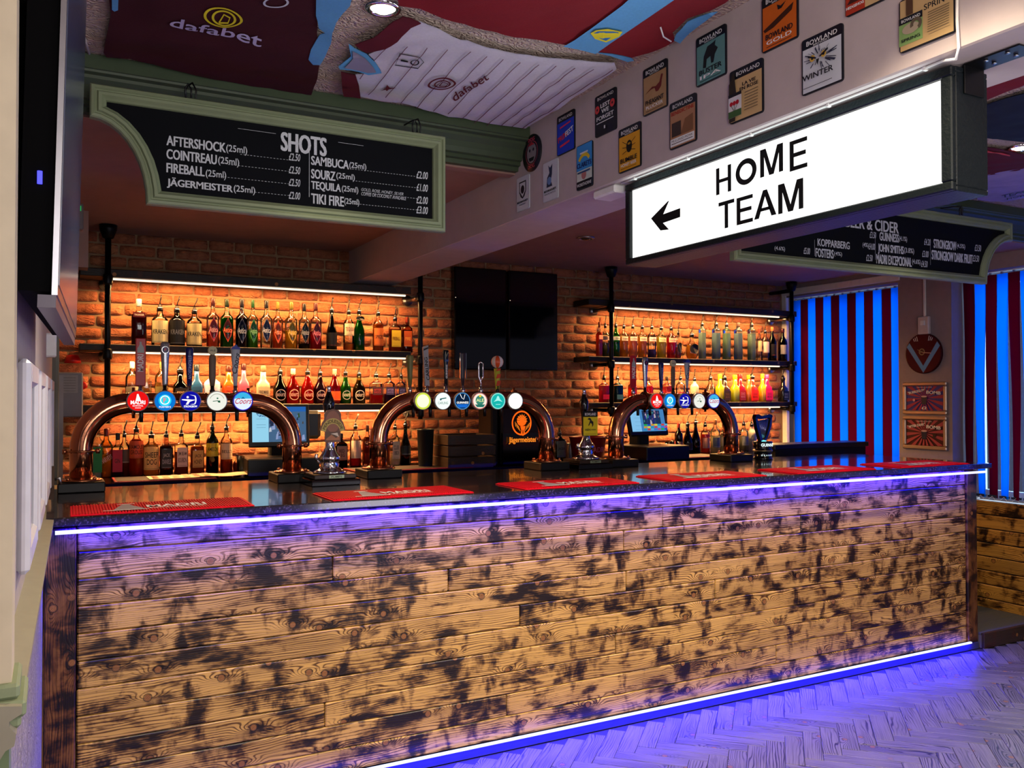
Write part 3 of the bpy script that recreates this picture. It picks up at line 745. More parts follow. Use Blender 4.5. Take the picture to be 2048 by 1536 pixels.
# px, ytop, W, kind, glass, liquid, level, cap, label, pourer, description
cream, gold = 'd8cfa8', 'c9a848'
L1 = [
 (277, 598, 31, 'sq', CLR, '6a0c10', .66, 'b0b0b4', ('rect', '5c0f14', 'THUNDER', 'e8dccf', .60, .70), 0, 'square bottle of dark red liqueur with a wide silver cap', ),
 (319, 611, 33, 'round', CLR, None, 0, None, ('rect', 'cfc79a', 'KRAKEN', '14161c', .08, .62), 1, 'clear jug bottle with a cream tentacle label'),
 (353, 614, 32, 'round', '8a8474', '100a08', .6, None, ('rect', '101218', 'KRAKEN', '6f7480', .06, .66), 1, 'jug bottle with an all black label'),
 (388, 617, 31, 'round', CLR, '241408', .6, None, ('rect', 'b8ae84', 'KRAKEN', '14161c', .06, .60), 1, 'jug bottle with a black band over its cream label'),
 (425, 596, 25, 'ant', CLR, 'e86a3c', .25, '2a0d10', ('dia', 'b81c30', 'Antica', 'e8a0a8', .12, .60), 0, 'bottle with a red diamond label over orange liquid'),
 (453, 598, 26, 'ant', CLR, '0c8a1c', .60, '101c12', ('dia', 'a82c1c', 'Antica', 'e87848', .12, .60), 0, 'bottle of bright green liquid with a red diamond label'),
 (483, 598, 25, 'ant', '9aa4c0', '0a0c2c', .60, '0c0c14', ('dia', '141c44', 'Antica', 'a0a8c0', .10, .60), 0, 'bottle of navy liquid with a silver edged diamond label'),
 (505, 600, 21, 'ant', CLR, '5cb81c', .36, '0f3016', ('dia', '0f6a2c', 'Antica', '88c890', .12, .60), 0, 'bottle with a green diamond label and green cap'),
 (532, 601, 24, 'ant', CLR, None, 0, '0c0c10', ('dia', '17205c', 'Antica', 'c0c8e0', .14, .62), 0, 'clear bottle with a royal blue diamond label'),
 (555, 604, 21, 'ant', CLR, 'f06a14', .40, '5c4a1c', ('dia', 'f0501c', 'Antica', 'ffa070', .12, .60), 0, 'narrow bottle with an orange diamond label'),
 (582, 604, 25, 'ant', CLR, 'f0c414', .38, '4a4418', ('dia', 'c08c14', 'Antica', 'f0d070', .12, .60), 0, 'bottle of yellow liquid with an amber diamond label'),
 (608, 607, 23, 'ant', CLR, '0c0c10', .12, '0c0c10', ('dia', '101014', 'Antica', 'b8b8b8', .14, .60), 0, 'clear bottle with a black diamond label'),
 (631, 606, 24, 'ant', CLR, 'c80c28', .38, '2c0c10', ('dia', '8c1428', 'Antica', 'e88098', .12, .60), 0, 'bottle of crimson liquid with a dark red diamond label'),
 (663, 617, 22, 'champ', '1c2414', '0a0c08', .7, None, ('rect', '0c0c14', '', '8c2c20', .10, .42), 1, 'tall black green bottle with a dark label'),
 (697, 617, 22, 'round', CLR, 'd88a3c', .16, None, ('rect', 'c8b8a0', 'TEQUILA', '6a2c1c', .36, .64), 1, 'clear bottle with a rider label over little amber'),
 (718, 616, 23, 'slope', CLR, '08901c', .72, None, ('oval', '101414', '', 'd8d8d8', .70, .80), 1, 'bottle filled with emerald green liquid'),
 (756, 620, 22, 'round', CLR, 'd8741c', .64, None, ('rect', 'b8602c', 'SPICED', '40180c', .14, .56), 1, 'slim bottle of tan liquor with an orange label'),
 (790, 632, 27, 'flat', CLR, 'c04414', .62, None, ('rect', 'd8b830', 'FIREBALL', '5c1008', .14, .60), 1, 'flat bottle with a yellow label and a running figure'),
 (814, 634, 23, 'flat', 'd8a080', '8c2410', .62, '5c1c10', ('rect', 'b8501c', 'FIRE', 'f0a040', .16, .60), 0, 'amber flask with a red brown cap'),
]
run(L1, 5.47, 1.806, 'on the upper left shelf', 'bottles on the upper left shelf')
L2 = [
 (264, 723, 26, 'round', CLR, None, 0, 'a8a8ac', ('rect', '8c8474', 'Cuervo', '1c1814', .08, .42), 0, 'clear tequila bottle with a grey cap and arched label'),
 (292, 737, 22, 'flat', CLR, 'e8c070', .5, '5a3c18', ('rect', 'c09040', 'GOLD', '3c2410', .06, .34), 0, 'short bottle with a small gold label'),
 (323, 723, 26, 'round', CLR, 'd8a850', .5, '6a5a30', ('rect', '6a6038', 'Cuervo', '14100c', .08, .42), 0, 'gold tequila bottle with an olive label'),
 (360, 735, 30, 'dmf', '3c2c1c', '140a06', .75, None, ('rect', '1c120c', 'DEAD|MANS', 'c8a060', .06, .44), 1, 'dark brown shouldered bottle with a spout'),
 (393, 729, 26, 'dmf', ('1c4878',), None, 0, '14202c', ('rect', '1c4878', 'DEAD|MANS', '0c1c30', .06, .44), 0, 'blue shouldered bottle behind the tap handles'),
 (424, 742, 33, 'round', ('c8bcd8',), None, 0, '8c7cb0', ('rect', 'b8b0d8', 'GIN', 'b02868', .10, .5), 0, 'wide pale lilac bottle'),
 (457, 731, 27, 'dmf', ('f04a0c',), None, 0, '301410', ('rect', 'f04a0c', 'DEAD|MANS', '5c1408', .06, .44), 0, 'orange shouldered bottle'),
 (487, 727, 24, 'dmf', ('d84c6c',), None, 0, '2c1014', ('rect', 'd84c6c', 'DEAD|MANS', '70142c', .06, .44), 0, 'pink shouldered bottle'),
 (526, 731, 30, 'dmf', ('b8a488',), None, 0, '5c4c38', ('rect', 'b8a488', 'DEAD MANS|FINGERS', '2c1c14', .06, .44), 0, 'cream shouldered bottle'),
 (560, 738, 28, 'slope', '4c3c44', '100810', .8, None, ('ring', '100810', 'sourz', 'a08c98', .08, .44), 1, 'nearly black sour liqueur bottle'),
 (586, 737, 27, 'slope', CLR, 'e81c1c', .78, 'a89888', ('ring', 'd81414', 'sourz', 'f8b0a0', .08, .44), 0, 'red sour liqueur bottle with a pale cap'),
 (615, 739, 27, 'slope', CLR, 'f8140c', .78, None, ('ring', 'd81414', 'sourz', 'f8b0a0', .08, .44), 1, 'scarlet sour liqueur bottle with a spout'),
 (640, 741, 25, 'slope', CLR, '5c1038', .78, None, ('ring', '3c0c24', 'sourz', 'c898a8', .08, .44), 1, 'plum purple sour liqueur bottle'),
 (669, 738, 25, 'slope', CLR, 'd0142c', .78, '7c7068', ('rect', 'c8501c', '', 'f0a060', .1, .36), 0, 'red liqueur bottle with an orange label behind the hand pump'),
 (691, 741, 23, 'slope', CLR, '2c9c14', .78, None, ('ring', '0c3c14', 'sourz', 'c8e0c0', .08, .44), 1, 'lime green sour liqueur bottle'),
 (718, 743, 26, 'slope', 'c8d8a0', '5c3414', .72, None, ('ring', '3c140c', 'sourz', 'e0c8b8', .08, .44), 1, 'green necked sour liqueur bottle with a brown body'),
 (752, 746, 27, 'sq', CLR, 'd80c1c', .30, None, ('rect', '3c2430', 'AFTER|SHOCK', 'b83c48', .28, .54), 1, 'clear square bottle with a little red liqueur'),
 (778, 746, 24, 'sq', CLR, '5c2868', .30, None, ('rect', '2c2450', 'AFTER|SHOCK', '8c7cc8', .28, .54), 1, 'clear square bottle with a violet label'),
 (802, 748, 20, 'sq', CLR, '2c3c8c', .30, None, ('rect', '241c44', 'AFTER|SHOCK', '6c6cb8', .28, .54), 1, 'clear square bottle with a dark blue label'),
]
run(L2, 5.47, 1.463, 'on the lower left shelf', 'bottles on the lower left shelf')
L3 = [
 (196, 846, 22, 'sq', CLR, 'c8d8b8', .5, '0c1420', ('rect', '1c7c3c', '', '0c1c3c', .10, .56), 0, 'bottle with a green label beside the copper font'),
 (213, 857, 26, 'round', 'f0e0a0', 'd89c1c', .45, '5c1414', ('diag', 'a81420', 'HARVEYS', 'f0b0a0', .16, .60), 0, 'pale yellow bottle with a diagonal red label'),
 (236, 866, 25, 'sq', CLR, '5c1420', .3, '14141c', ('rect', 'b01838', 'GIN', '40141c', .12, .62), 0, 'squat bottle with a crimson label'),
 (249, 862, 20, 'round', CLR, '7c2c14', .5, None, ('rect', '4c3c34', '', 'c8b8a8', .3, .6), 1, 'bottle half hidden behind the crimson label', 5.47),
 (273, 851, 28, 'round', CLR, 'a83c14', .72, None, ('rect', 'c8502c', 'FAMOUS|GROUSE', '3c0c08', .36, .70), 1, 'whisky bottle with a red bird label'),
 (303, 864, 31, 'round', CLR, 'd8943c', .55, None, ('rect', 'e0bc74', 'SHEEP|DOG', '14100c', .14, .66), 1, 'golden bottle with a cream label in bold black letters'),
 (333, 863, 27, 'sq', 'c8b8a8', '5c1c0c', .66, None, ('rect', '14141c', 'JACK|DANIELS', '9c9ca4', .16, .60), 1, 'square whiskey bottle with a black label'),
 (363, 861, 27, 'sq', CLR, '8c3c14', .5, None, ('rect', 'c8b8b0', 'JIM BEAM|BOURBON', '2c1c1c', .18, .62), 1, 'square bottle with a white bourbon label'),
 (395, 866, 28, 'sq', CLR, '9c4c14', .66, None, ('rect', 'b08c48', 'JACK|HONEY', '3c2c14', .16, .58), 1, 'square whiskey bottle with a honey coloured label'),
 (425, 846, 25, 'round', '2c4c24', '141c0c', .6, None, ('rect', 'b8a428', 'JAMESON', '1c2c14', .34, .60), 1, 'dark green bottle with a yellow green label'),
 (453, 848, 24, 'round', CLR, 'a84c1c', .5, None, ('rect', 'd8b898', "BELL'S", '2c1c1c', .28, .60), 1, 'whisky bottle with a cream label and brown neck'),
 (474, 908, 16, 'squat', CLR, '8c3c1c', .5, '40201c', None, 0, 'small round bottle left of the till'),
]
run(L3, 5.36, 1.058, 'on the left back counter', 'bottles on the left back counter')
L4 = [
 (682, 866, 28, 'flat', '5c3420', '2c1008', .7, '100808', ('rect', 'c89c80', 'RED|LEG', '3c1410', .22, .62), 0, 'dark rum bottle with a pale pink label'),
 (711, 846, 23, 'round', CLR, 'c81c20', .18, None, ('tri', 'c8202c', 'GIN', 'f0d0c8', .20, .60), 1, 'clear bottle with a red triangle label'),
 (735, 850, 20, 'sq', CLR, '9c3c14', .7, '3c1c14', None, 0, 'amber bottle left of the middle copper font'),
 (770, 856, 18, 'sq', CLR, 'c8641c', .6, '3c1c14', None, 0, 'orange brown bottle right of the copper upright', 5.45),
 (790, 848, 21, 'sq', CLR, 'e8dcc0', .3, None, ('rect', 'c8bca0', 'CLUB|1801', '2c2c30', .16, .58), 1, 'clear bottle with a cream label'),
 (811, 846, 22, 'champ', '1c6c24', '0c2c10', .75, None, ('rect', '14202c', '', 'c8d0d8', .24, .46), 1, 'emerald green bottle with a navy label'),
]
run(L4, 5.4, 1.058, 'behind the first hand pump', 'bottles between the till and the ice bucket')
L5 = [(1119, 862, 29, 'flat', '1c3420', '060c08', .7, '0c140c', ('rect', '6c7c74', 'JAGER', '14301c', .10, .66), 1, 'squarish dark green herbal liqueur bottle', )]
run(L5, 5.3, 1.058, 'right of the glowing orange emblem', None)
R1 = [
 (1199, 647, 13, 'sq', CLR, 'e85c1c', .7, '5c1c14', ('rect', 'e8a080', '', 'c04c2c', .5, .62), 0, 'narrow orange bottle, first from the left'),
 (1211, 650, 16, 'round', CLR, '5c5c2c', .4, None, ('rect', 'b89c98', 'GIN', '5c3c3c', .50, .62), 1, 'half clear gin bottle left of the iron pipe'),
 (1232, 649, 17, 'round', '4cb848', '2c8c2c', .4, None, ('rect', 'd8e0d8', 'GIN', '2c4c2c', .50, .60), 1, 'green glass gin bottle right of the iron pipe'),
 (1248, 651, 17, 'round', CLR, 'e0a838', .6, None, ('rect', 'd8ccb8', 'Gordons', '5c3c1c', .50, .62), 1, 'gin bottle of amber liquid'),
 (1266, 651, 18, 'round', CLR, 'f0b48c', .6, None, ('rect', 'e0d0c8', 'Gordons', '5c3c1c', .50, .62), 1, 'gin bottle of peach pink liquid'),
 (1285, 652, 18, 'round', CLR, 'e8b044', .6, None, ('rect', 'd8ccb8', 'Gordons', '5c3c1c', .50, .62), 1, 'gin bottle of golden liquid above the red tap handle'),
 (1304, 652, 18, 'round', CLR, '4c3c9c', .25, None, ('rect', 'd8d0d8', 'Gordons', '5c3c5c', .50, .62), 1, 'gin bottle with violet liquid at the bottom'),
 (1323, 654, 19, 'round', CLR, 'd8d050', .6, None, ('rect', 'd8d4a8', 'Gordons', '4c4c1c', .50, .62), 1, 'gin bottle of pale yellow liquid'),
 (1343, 655, 19, 'round', CLR, 'e01c34', .62, None, ('rect', 'e0b8a8', 'Gordons', '5c1c1c', .50, .62), 1, 'gin bottle of bright red liquid'),
 (1357, 663, 14, 'squat', CLR, 'c85c5c', .4, None, ('oval', '14141c', '', 'c8c8c8', .20, .56), 1, 'small round bottle with a black oval label'),
 (1384, 668, 26, 'squat', CLR, 'f0b020', .5, None, ('oval', '14141c', '', 'c8c8c8', .20, .56), 1, 'wide round bottle of amber liquid'),
 (1405, 647, 15, 'tall', 'd8ece8', 'c8dcd8', .7, 'e8d028', None, 1, 'tall slim bottle with a yellow neck'),
 (1433, 647, 17, 'tall', 'd0e4ec', 'b8d0d8', .7, '2c4c9c', None, 1, 'tall slim bottle with a blue neck'),
 (1454, 648, 16, 'tall', 'd4ece0', 'c0d8c8', .7, 'b8203c', None, 1, 'tall slim bottle with a red neck'),
 (1477, 648, 17, 'tall', 'd0e4ec', 'b8ccd8', .7, '3c2c28', None, 0, 'tall slim bottle with a brown cap'),
 (1504, 648, 17, 'tall', 'd8ece8', 'c8dcd0', .7, '8c2c20', None, 1, 'tall slim bottle with a dark red neck'),
 (1519, 660, 11, 'round', CLR, None, 0, '7c2c20', ('rect', 'd8b890', '', '8c4c2c', .3, .62), 0, 'small clear bottle with a brown cap'),
 (1531, 661, 16, 'round', CLR, None, 0, None, ('rect', 'c8bcb8', '', '6c5c5c', .26, .60), 1, 'clear bottle with a pale swirl label'),
 (1545, 657, 17, 'wine', '141c14', '040604', .6, 'a8502c', ('rect', '181418', '', 'b83c28', .16, .5), 0, 'dark wine bottle with a copper coloured capsule'),
 (1566, 660, 19, 'wine', '141418', '040406', .6, '3c141c', ('rect', '8c8c94', '', '2c2c34', .22, .5), 0, 'dark wine bottle with a grey label, nearest the blinds'),
]
run(R1, 5.47, 1.806 - .012, 'on the upper right shelf', 'bottles on the upper right shelf')
for o in bpy.data.objects:
    if o.name.startswith('bottle') and o.get('group') == 'bottles on the upper right shelf': o.location.z = 1.806
R2 = [
 (1208, 752, 20, 'sq', CLR, 'c8104c', .62, None, ('rect', 'c8144c', '', 'e88ca8', .12, .3), 1, 'magenta bottle left of the iron pipe'),
 (1235, 752, 21, 'sq', CLR, '0c4c5c', .62, None, ('rect', '2c5c74', '', '8cb0c0', .12, .3), 1, 'teal bottle right of the iron pipe'),
 (1265, 754, 19, 'round', CLR, 'f05c1c', .6, '3c1c14', None, 0, 'orange bottle behind the red tap handle'),
 (1297, 754, 20, 'round', CLR, 'e8201c', .62, '2c1414', None, 0, 'red bottle behind the silver tap handle'),
 (1334, 753, 19, 'sq', CLR, 'd8606c', .6, '1c1414', ('rect', 'c85c68', '', 'f0b0b0', .1, .4), 0, 'rose pink bottle'),
 (1361, 752, 19, 'round', CLR, None, 0, None, ('rect', '7c1c2c', '', 'd8a0a0', .08, .38), 1, 'clear bottle with a maroon label'),
 (1389, 755, 18, 'round', ('c8b49c',), None, 0, None, ('oval', 'b0a088', '', '5c4c3c', .08, .4), 1, 'cream coloured bottle with a round emblem'),
 (1421, 752, 21, 'slope', CLR, None, 0, None, ('rect', 'd8b898', '', '8c5c3c', .1, .3), 1, 'clear sloping bottle'),
 (1440, 748, 19, 'dmf', ('a8a814',), None, 0, 'e8e41c', None, 0, 'yellow bottle half hidden behind a dark brown one', 5.54),
 (1449, 752, 23, 'dmf', ('2c1c10',), None, 0, None, ('rect', '2c1c10', 'DEAD|MANS', '6c4c2c', .06, .42), 1, 'dark brown shouldered bottle with a spout'),
 (1470, 750, 20, 'dmf', ('94a018',), None, 0, 'e8f01c', None, 0, 'lime yellow bottle half hidden behind a maroon one', 5.54),
 (1480, 748, 22, 'dmf', ('8c1018',), None, 0, '7c1418', ('rect', '8c1018', 'DEAD|MANS', 'b86c7c', .06, .42), 0, 'maroon shouldered bottle'),
 (1497, 750, 18, 'dmf', ('b86414',), None, 0, 'f08c1c', None, 0, 'amber bottle half hidden behind a scarlet one', 5.54),
 (1504, 750, 24, 'dmf', ('e8240c',), None, 0, None, ('rect', 'e8240c', 'DEAD|MANS', '8c1c0c', .06, .42), 1, 'scarlet shouldered bottle with a spout'),
 (1525, 748, 18, 'dmf', ('b89414',), None, 0, 'f0d820', None, 0, 'golden yellow bottle half hidden behind a hot pink one', 5.54),
 (1533, 749, 23, 'dmf', ('b0104c',), None, 0, 'e8347c', ('rect', 'd8146c', 'DEAD|MANS', '6c1c4c', .06, .42), 0, 'hot pink shouldered bottle'),
 (1566, 753, 21, 'dmf', ('0c0c0c',), None, 0, None, ('rect', '0c0c0c', 'DEAD|MANS', 'a8a890', .06, .42), 1, 'black shouldered bottle at the right end'),
]
run(R2, 5.47, 1.463, 'on the lower right shelf', 'bottles on the lower right shelf')
R3 = [
 (1357, 846, 17, 'round', '3c2c1c', '140c08', .6, '5c1414', ('rect', '6c5c5c', '', '1c1414', .1, .4), 0, 'dark bottle with a red collar right of the second till'),
 (1375, 846, 20, 'champ', '20281c', '080a08', .7, None, ('rect', '101418', '', '6c7078', .12, .36), 1, 'black sparkling wine bottle'),
 (1391, 842, 19, 'champ', '20281c', '080a08', .7, None, ('oval', '2c3038', '', '9c9ca4', .2, .4), 1, 'black sparkling wine bottle with an oval label'),
 (1410, 845, 19, 'round', CLR, 'd8582c', .6, None, ('rect', 'c89484', '', '8c3c2c', .16, .5), 1, 'salmon coloured bottle'),
 (1430, 839, 20, 'round', CLR, 'c8c8b0', .5, '5c3c28', ('rect', '5c6c84', '', 'c8ccd4', .16, .46), 0, 'clear bottle with a slate blue label'),
 (1447, 843, 18, 'slope', CLR, 'b8b8a8', .6, None, ('rect', 'b8b0a0', '', '4c4c3c', .2, .5), 1, 'pale bottle beside the copper upright'),
 (1487, 843, 19, 'round', CLR, 'a8a89c', .5, None, ('rect', '7c8490', '', 'd8d8d8', .2, .5), 1, 'clear bottle with a grey label right of the copper upright'),
 (1503, 845, 20, 'round', ('b0a89c',), None, 0, None, ('oval', '6c6c7c', '', 'c8c8d0', .3, .6), 1, 'white bottle with a round dark emblem'),
]
run(R3, 5.40, 1.058, 'on the right back counter', 'bottles on the right back counter')

# ================================================================== BEER FONTS
def arch(x0, x1, y, z0, zt, rb, n=12):
    p = [(x0, y, z0), (x0, y, zt - rb)]
    for k in range(1, n): a = PI * .5 * k / n; p.append((x0 + rb - rb * math.cos(a), y, zt - rb + rb * math.sin(a)))
    p += [(x0 + rb, y, zt), (x1 - rb, y, zt)]
    for k in range(1, n): a = PI * .5 * k / n; p.append((x1 - rb + rb * math.sin(a), y, zt - rb + rb * math.cos(a)))
    p += [(x1, y, zt - rb), (x1, y, z0)]
    return p
def lens(kind, r=.045):
    E = lambda h, s=1.0: emis(h, s)
    c = Cv(.0004); W1 = E('ffffff', 1.15); r_ = r * .93
    if kind == 'madri':
        c.circ(0, 0, r_, E('f01414', 1.0)).poly([(-.010, 0), (.012, 0), (.008, .014), (.004, .022), (.002, .03), (-.004, .03), (-.006, .018)], W1)
        c.text('MADRI', 0, -.006, .058, .017, W1, .05).text('EXCEPCIONAL', 0, -.021, .042, .006, W1, .02).line([(-.012, -.030), (.012, -.030)], .002, W1)
    elif kind == 'fosters':
        c.circ(0, 0, r_, E('0a78d8', 1.0)).circ(0, .002, r_ * .62, E('20c8f0', 1.15)).circ(0, .004, .020, W1).circ(0, .004, .016, E('20d8e8', 1.1)).text('F', -.001, .004, .012, .021, E('ff7890', 1.0), .03).text("FOSTER'S", 0, -.026, .048, .008, W1, .03)
    elif kind == 'strong':
        c.circ(0, 0, r_, E('1414b4', .8)).poly([(-.036, .008), (-.012, .008), (.006, .006), (.026, .006), (.006, 0), (-.004, -.004), (-.010, -.016), (-.020, -.016), (-.012, 0), (-.036, .004)], W1)
        c.circ(-.012, .017, .005, W1, 10).ring(-.016, .005, .036, .041, W1, -28, 28, 12).poly([(.016, -.016), (.020, -.012), (-.002, -.015)], W1).poly([(.016, .025), (.020, .021), (-.004, .028)], W1).text('STRONGBOW', 0, -.024, .056, .009, W1, .05)
    elif kind == 'green':
        c.circ(0, 0, r_, E('f4f4e8', 1.0)).ring(0, 0, r_ * .72, r_ * .78, E('b8bca8', .8), 20, 160).line([(-.018, -.001), (.004, .001)], .003, E('30805c', .6)).poly([(.002, .002), (.014, .002), (.014, -.008), (.004, -.006)], E('28704c', .6)).circ(.002, .012, .004, E('60a080', .6), 10)
    elif kind == 'coors':
        c.circ(0, 0, r_, E('e8f4ff', 1.0)).poly([(r_ * math.cos(R(a)) * .99, r_ * math.sin(R(a)) * .99) for a in range(15, 166, 10)], E('40b8e8', 1.0)).poly([(-.010, .010), (0, .02), (.010, .010)], E('1878a8', .9)).text('Coors', .002, 0, .074, .026, E('d8305c', .8), .01, 0, .4)
        c.ring(0, 0, r_ * .93, r_, E('3020d8', 1.0))
    elif kind == 'lime':
        c.circ(0, 0, r_, E('d8e84c', 1.0)).circ(0, 0, r_ * .78, E('f0ffc8', 1.3))
    elif kind == 'carling':
        c.circ(0, 0, r_, E('f0fcf8', 1.1)).poly([(-.018, .004), (-.016, .013), (.018, .018), (.019, .013), (-.006, .009), (-.010, .003)], E('307878', .6)).text('CARLING', 0, -.010, .056, .013, E('88a8a0', .7), .02)
    elif kind == 'guin':
        c.circ(0, 0, r_, E('102848', .7)).ring(0, 0, r_ * .95, r_ * 1.02, E('50a8f0', 1.0)).poly([(-r_ * .8, -.016), (r_ * .8, -.016), (r_ * .5, -.034), (-r_ * .5, -.034)], E('1868d0', 1.0))
        c.line([(-.014, .036), (-.004, .016), (.006, .008), (.014, .034)], .003, W1).text('GUINNESS', 0, -.008, .066, .011, W1, .05)
    elif kind == 'ale':
        c.circ(0, 0, r_, E('fff0e0', 1.0)).ring(0, 0, r_ * .92, r_, E('e06858', .9)).circ(0, .004, r_ * .6, E('48a088', .7)).text('ALE', 0, .004, .044, .016, E('e8f0a8', 1.0), .04).poly([(-.03, -.018), (.03, -.018), (.018, -.032), (-.018, -.032)], E('308878', .7)).circ(0, .026, .007, E('e8d040', 1.0), 12)
    elif kind == 'teal':
        c.circ(0, 0, r_, E('90f0e0', 1.0)).circ(0, 0, r_ * .88, E('18b8b0', 1.0)).poly([(-.026, -.004), (-.012, .008), (-.004, .026), (.004, .026), (.012, .008), (.026, -.004), (0, .002)], E('a0f0e8', 1.1)).line([(-.014, -.018), (.014, -.018)], .003, E('a0f0e8', 1.1))
    else:
        c.circ(0, 0, r_, E('f4fff0', 1.2)).line([(-.012, .014), (.012, .014)], .001, E('c0d8c0', .9))
    return c
M_CREAM = mat('d8cfb4', .4)
def handle(t, x, zb, H, kind):
    """tap handle standing on the pipe, base at zb, total height H"""
    h = thing_part = MB()
    ferr = MB().lathe([(.007, -.01), (.011, 0), (.012, .010), (.008, .016), (.009, .032)], (x, 0, zb), 12, M_CHROME if kind in ('madri', 'strong', 'coors', 'carling', 'lime', 'guin', 'dark', 'chrome') else M_BLK)
    ferr.obj('tap_ferrule', t)
    z0 = zb + .03; z1 = zb + H; n = 'tap_handle'; cv = Cv(.0004)
    if kind == 'madri':
        o = MB().box(x - .021, x + .021, -.006, .006, z0, z1, mat('a81420', .35), bev=.003).obj(n, t, label='red board shaped tap handle')
        cv.text('MADRI', x - .001, z0 + (z1 - z0) * .48, (z1 - z0) * .36, .024, M_PRW, .03, 90).poly([(x - .014, z1 - .065), (x + .014, z1 - .065), (x + .012, z1 - .04), (x + .004, z1 - .028), (x + .003, z1 - .016), (x - .005, z1 - .016), (x - .005, z1 - .03), (x - .013, z1 - .045)], mat('9aa09c', .5))
        cv.obj('lettering', lambda u, v, o_: (u, -.0064 - o_, v), o)
    elif kind == 'silver':
        o = MB().lathe([(.009, z0), (.011, z0 + .01), (.017, z0 + (z1 - z0) * .6), (.0195, z1 - .035), (.019, z1 - .006), (.014, z1)], (x, 0, 0), 14, mat('a8aab0', .25, .8), ys=.7).obj(n, t, label='tapered silver tap handle')
        cv.circ(x, z1 - .035, .0155, M_CHROME, 18).circ(x, z1 - .035, .0135, mat('241c4c', .3), 18).text('F', x, z1 - .035, .008, .013, mat('b84c68', .4), .02)
        cv.obj('badge', lambda u, v, o_: (u, -.0145 - o_, v), o)
    elif kind == 'strong':
        o = MB().lathe([(.010, z0), (.015, z0 + (z1 - z0) * .55), (.017, z1 - .02), (.018, z1 - .006), (.014, z1)], (x, 0, 0), 14, mat('181c5c', .3), ys=.7).obj(n, t, label='navy blue tap handle')
        cv.text('STRONGBOW', x, z0 + (z1 - z0) * .48, (z1 - z0) * .62, .015, mat('8890c8', .4), .02, -90); cv.obj('lettering', lambda u, v, o_: (u, -.0125 - o_, v), o)
    elif kind == 'wood':
        o = MB().lathe([(.010, z0), (.015, z0 + .03), (.016, z1 - .06), (.012, z1 - .042), (.007, z1 - .036)], (x, 0, 0), 12, M_CRATE if x > 1 else mat('6a5848', .5), ys=.6).obj(n, t, label='wooden tap handle')
        b = MB().cyl((x, -.006, z1 - .02), (x, .006, z1 - .02), .020, 20, mat('d0c8a0', .4)).obj('round_badge', t)
        Cv().circ(0, 0, .017, mat('b8b088', .4), 18).text('ALE', 0, 0, .024, .008, mat('3c3c34', .5), .03).obj('lettering', lambda u, v, o_: (u, -.0065 - o_, v), b, (x, 0, z1 - .02))
    elif kind == 'coors':
        o = MB().lathe([(.008, z0), (.012, z0 + (z1 - z0) * .35), (.021, z1 - .022)], (x, 0, 0), 14, mat('b4bcc8', .35), ys=.6).obj(n, t, label='white tapered tap handle')
        MB().prism([(x - .022, 0), (x + .022, 0), (x + .016, .012), (x + .010, .010), (x + .004, .022), (x - .004, .020), (x - .008, .013), (x - .014, .014)], lambda u, v, d: (u, d, z1 - .022 + v), -.012, .012, mat('1c2c8c', .4)).obj('mountain_top', t)
        cv.text('Coors', x, z0 + (z1 - z0) * .55, (z1 - z0) * .5, .026, mat('14182c', .4), .02, 80, .3); cv.obj('lettering', lambda u, v, o_: (u, -.0125 - o_, v), o)
    elif kind == 'carling':
        o = MB().prism([(x - .012, z0), (x + .012, z0), (x + .004, z1), (x - .024, z1 - .012)], lambda u, v, d: (u, d, v), -.008, .008, mat('8c8c90', .4)).obj(n, t, label='grey leaning tap handle')
        cv.text('CARLING', x - .003, z0 + (z1 - z0) * .42, (z1 - z0) * .56, .018, mat('14141c', .4), .04, 97).poly([(x - .022, z1 - .03), (x + .004, z1 - .018), (x + .004, z1 - .010), (x - .022, z1 - .02)], mat('14141c', .4))
        cv.obj('lettering', lambda u, v, o_: (u, -.0085 - o_, v), o)
    elif kind == 'guin':
        o = MB().lathe([(.009, z0), (.010, z0 + .05), (.013, z1 - .06), (.016, z1 - .02), (.014, z1)], (x, 0, 0), 14, mat('0c1420', .25), ys=.7).obj(n, t, label='slim navy tap handle with harp')
        cv.text('GUINNESS', x, z0 + (z1 - z0) * .4, (z1 - z0) * .38, .009, M_WHITE, .03, 90).rect(x - .011, z1 - .06, x + .011, z1 - .05, mat('2c4c7c', .4)).line([(x - .008, z1 - .008), (x - .001, z1 - .035), (x + .008, z1 - .012)], .003, mat('a8a080', .4))
        cv.obj('lettering', lambda u, v, o_: (u, -.0105 - o_, v), o)
    elif kind == 'lime':
        MB().lathe([(.009, z0), (.013, z0 + .05), (.018, z1 - .01), (.017, z1 - .003), (.012, z1)], (x, 0, 0), 14, mat('6c6c3c', .4)).obj(n, t, label='olive green tap handle')
    elif kind == 'dark':
        MB().lathe([(.007, z0), (.012, z0 + .05), (.016, z1 - .004), (.015, z1)], (x, 0, 0), 14, mat('30262c', .3), ys=.6).box(x - .017, x - .014, -.008, .004, z0 + .04, z1, M_CHROME).box(x + .014, x + .017, -.008, .004, z0 + .04, z1, M_CHROME).obj(n, t, label='dark tap handle edged in chrome')
    elif kind == 'chrome':
        m_ = MB(); m_.tube([(x, 0, z0 - .01), (x, 0, z0 + .02), (x - .012, 0, z0 + .05), (x - .013, 0, z1 - .008), (x, 0, z1), (x + .013, 0, z1 - .008), (x + .012, 0, z0 + .05), (x, 0, z0 + .02)], .0042, 8, M_CHROME)
        m_.box(x - .008, x + .008, -.003, .003, z0 + .05, z1 - .01, M_BLK); m_.obj(n, t, label='chrome loop tap handle')
    elif kind == 'balloon':
        MB().lathe([(.010, z0 - .02), (.012, z0), (.016, z0 + .05), (.019, z1 - .07)], (x, 0, 0), 14, mat('a8a830', .5), ys=.7).obj(n, t, label='yellow and red patterned tap handle')
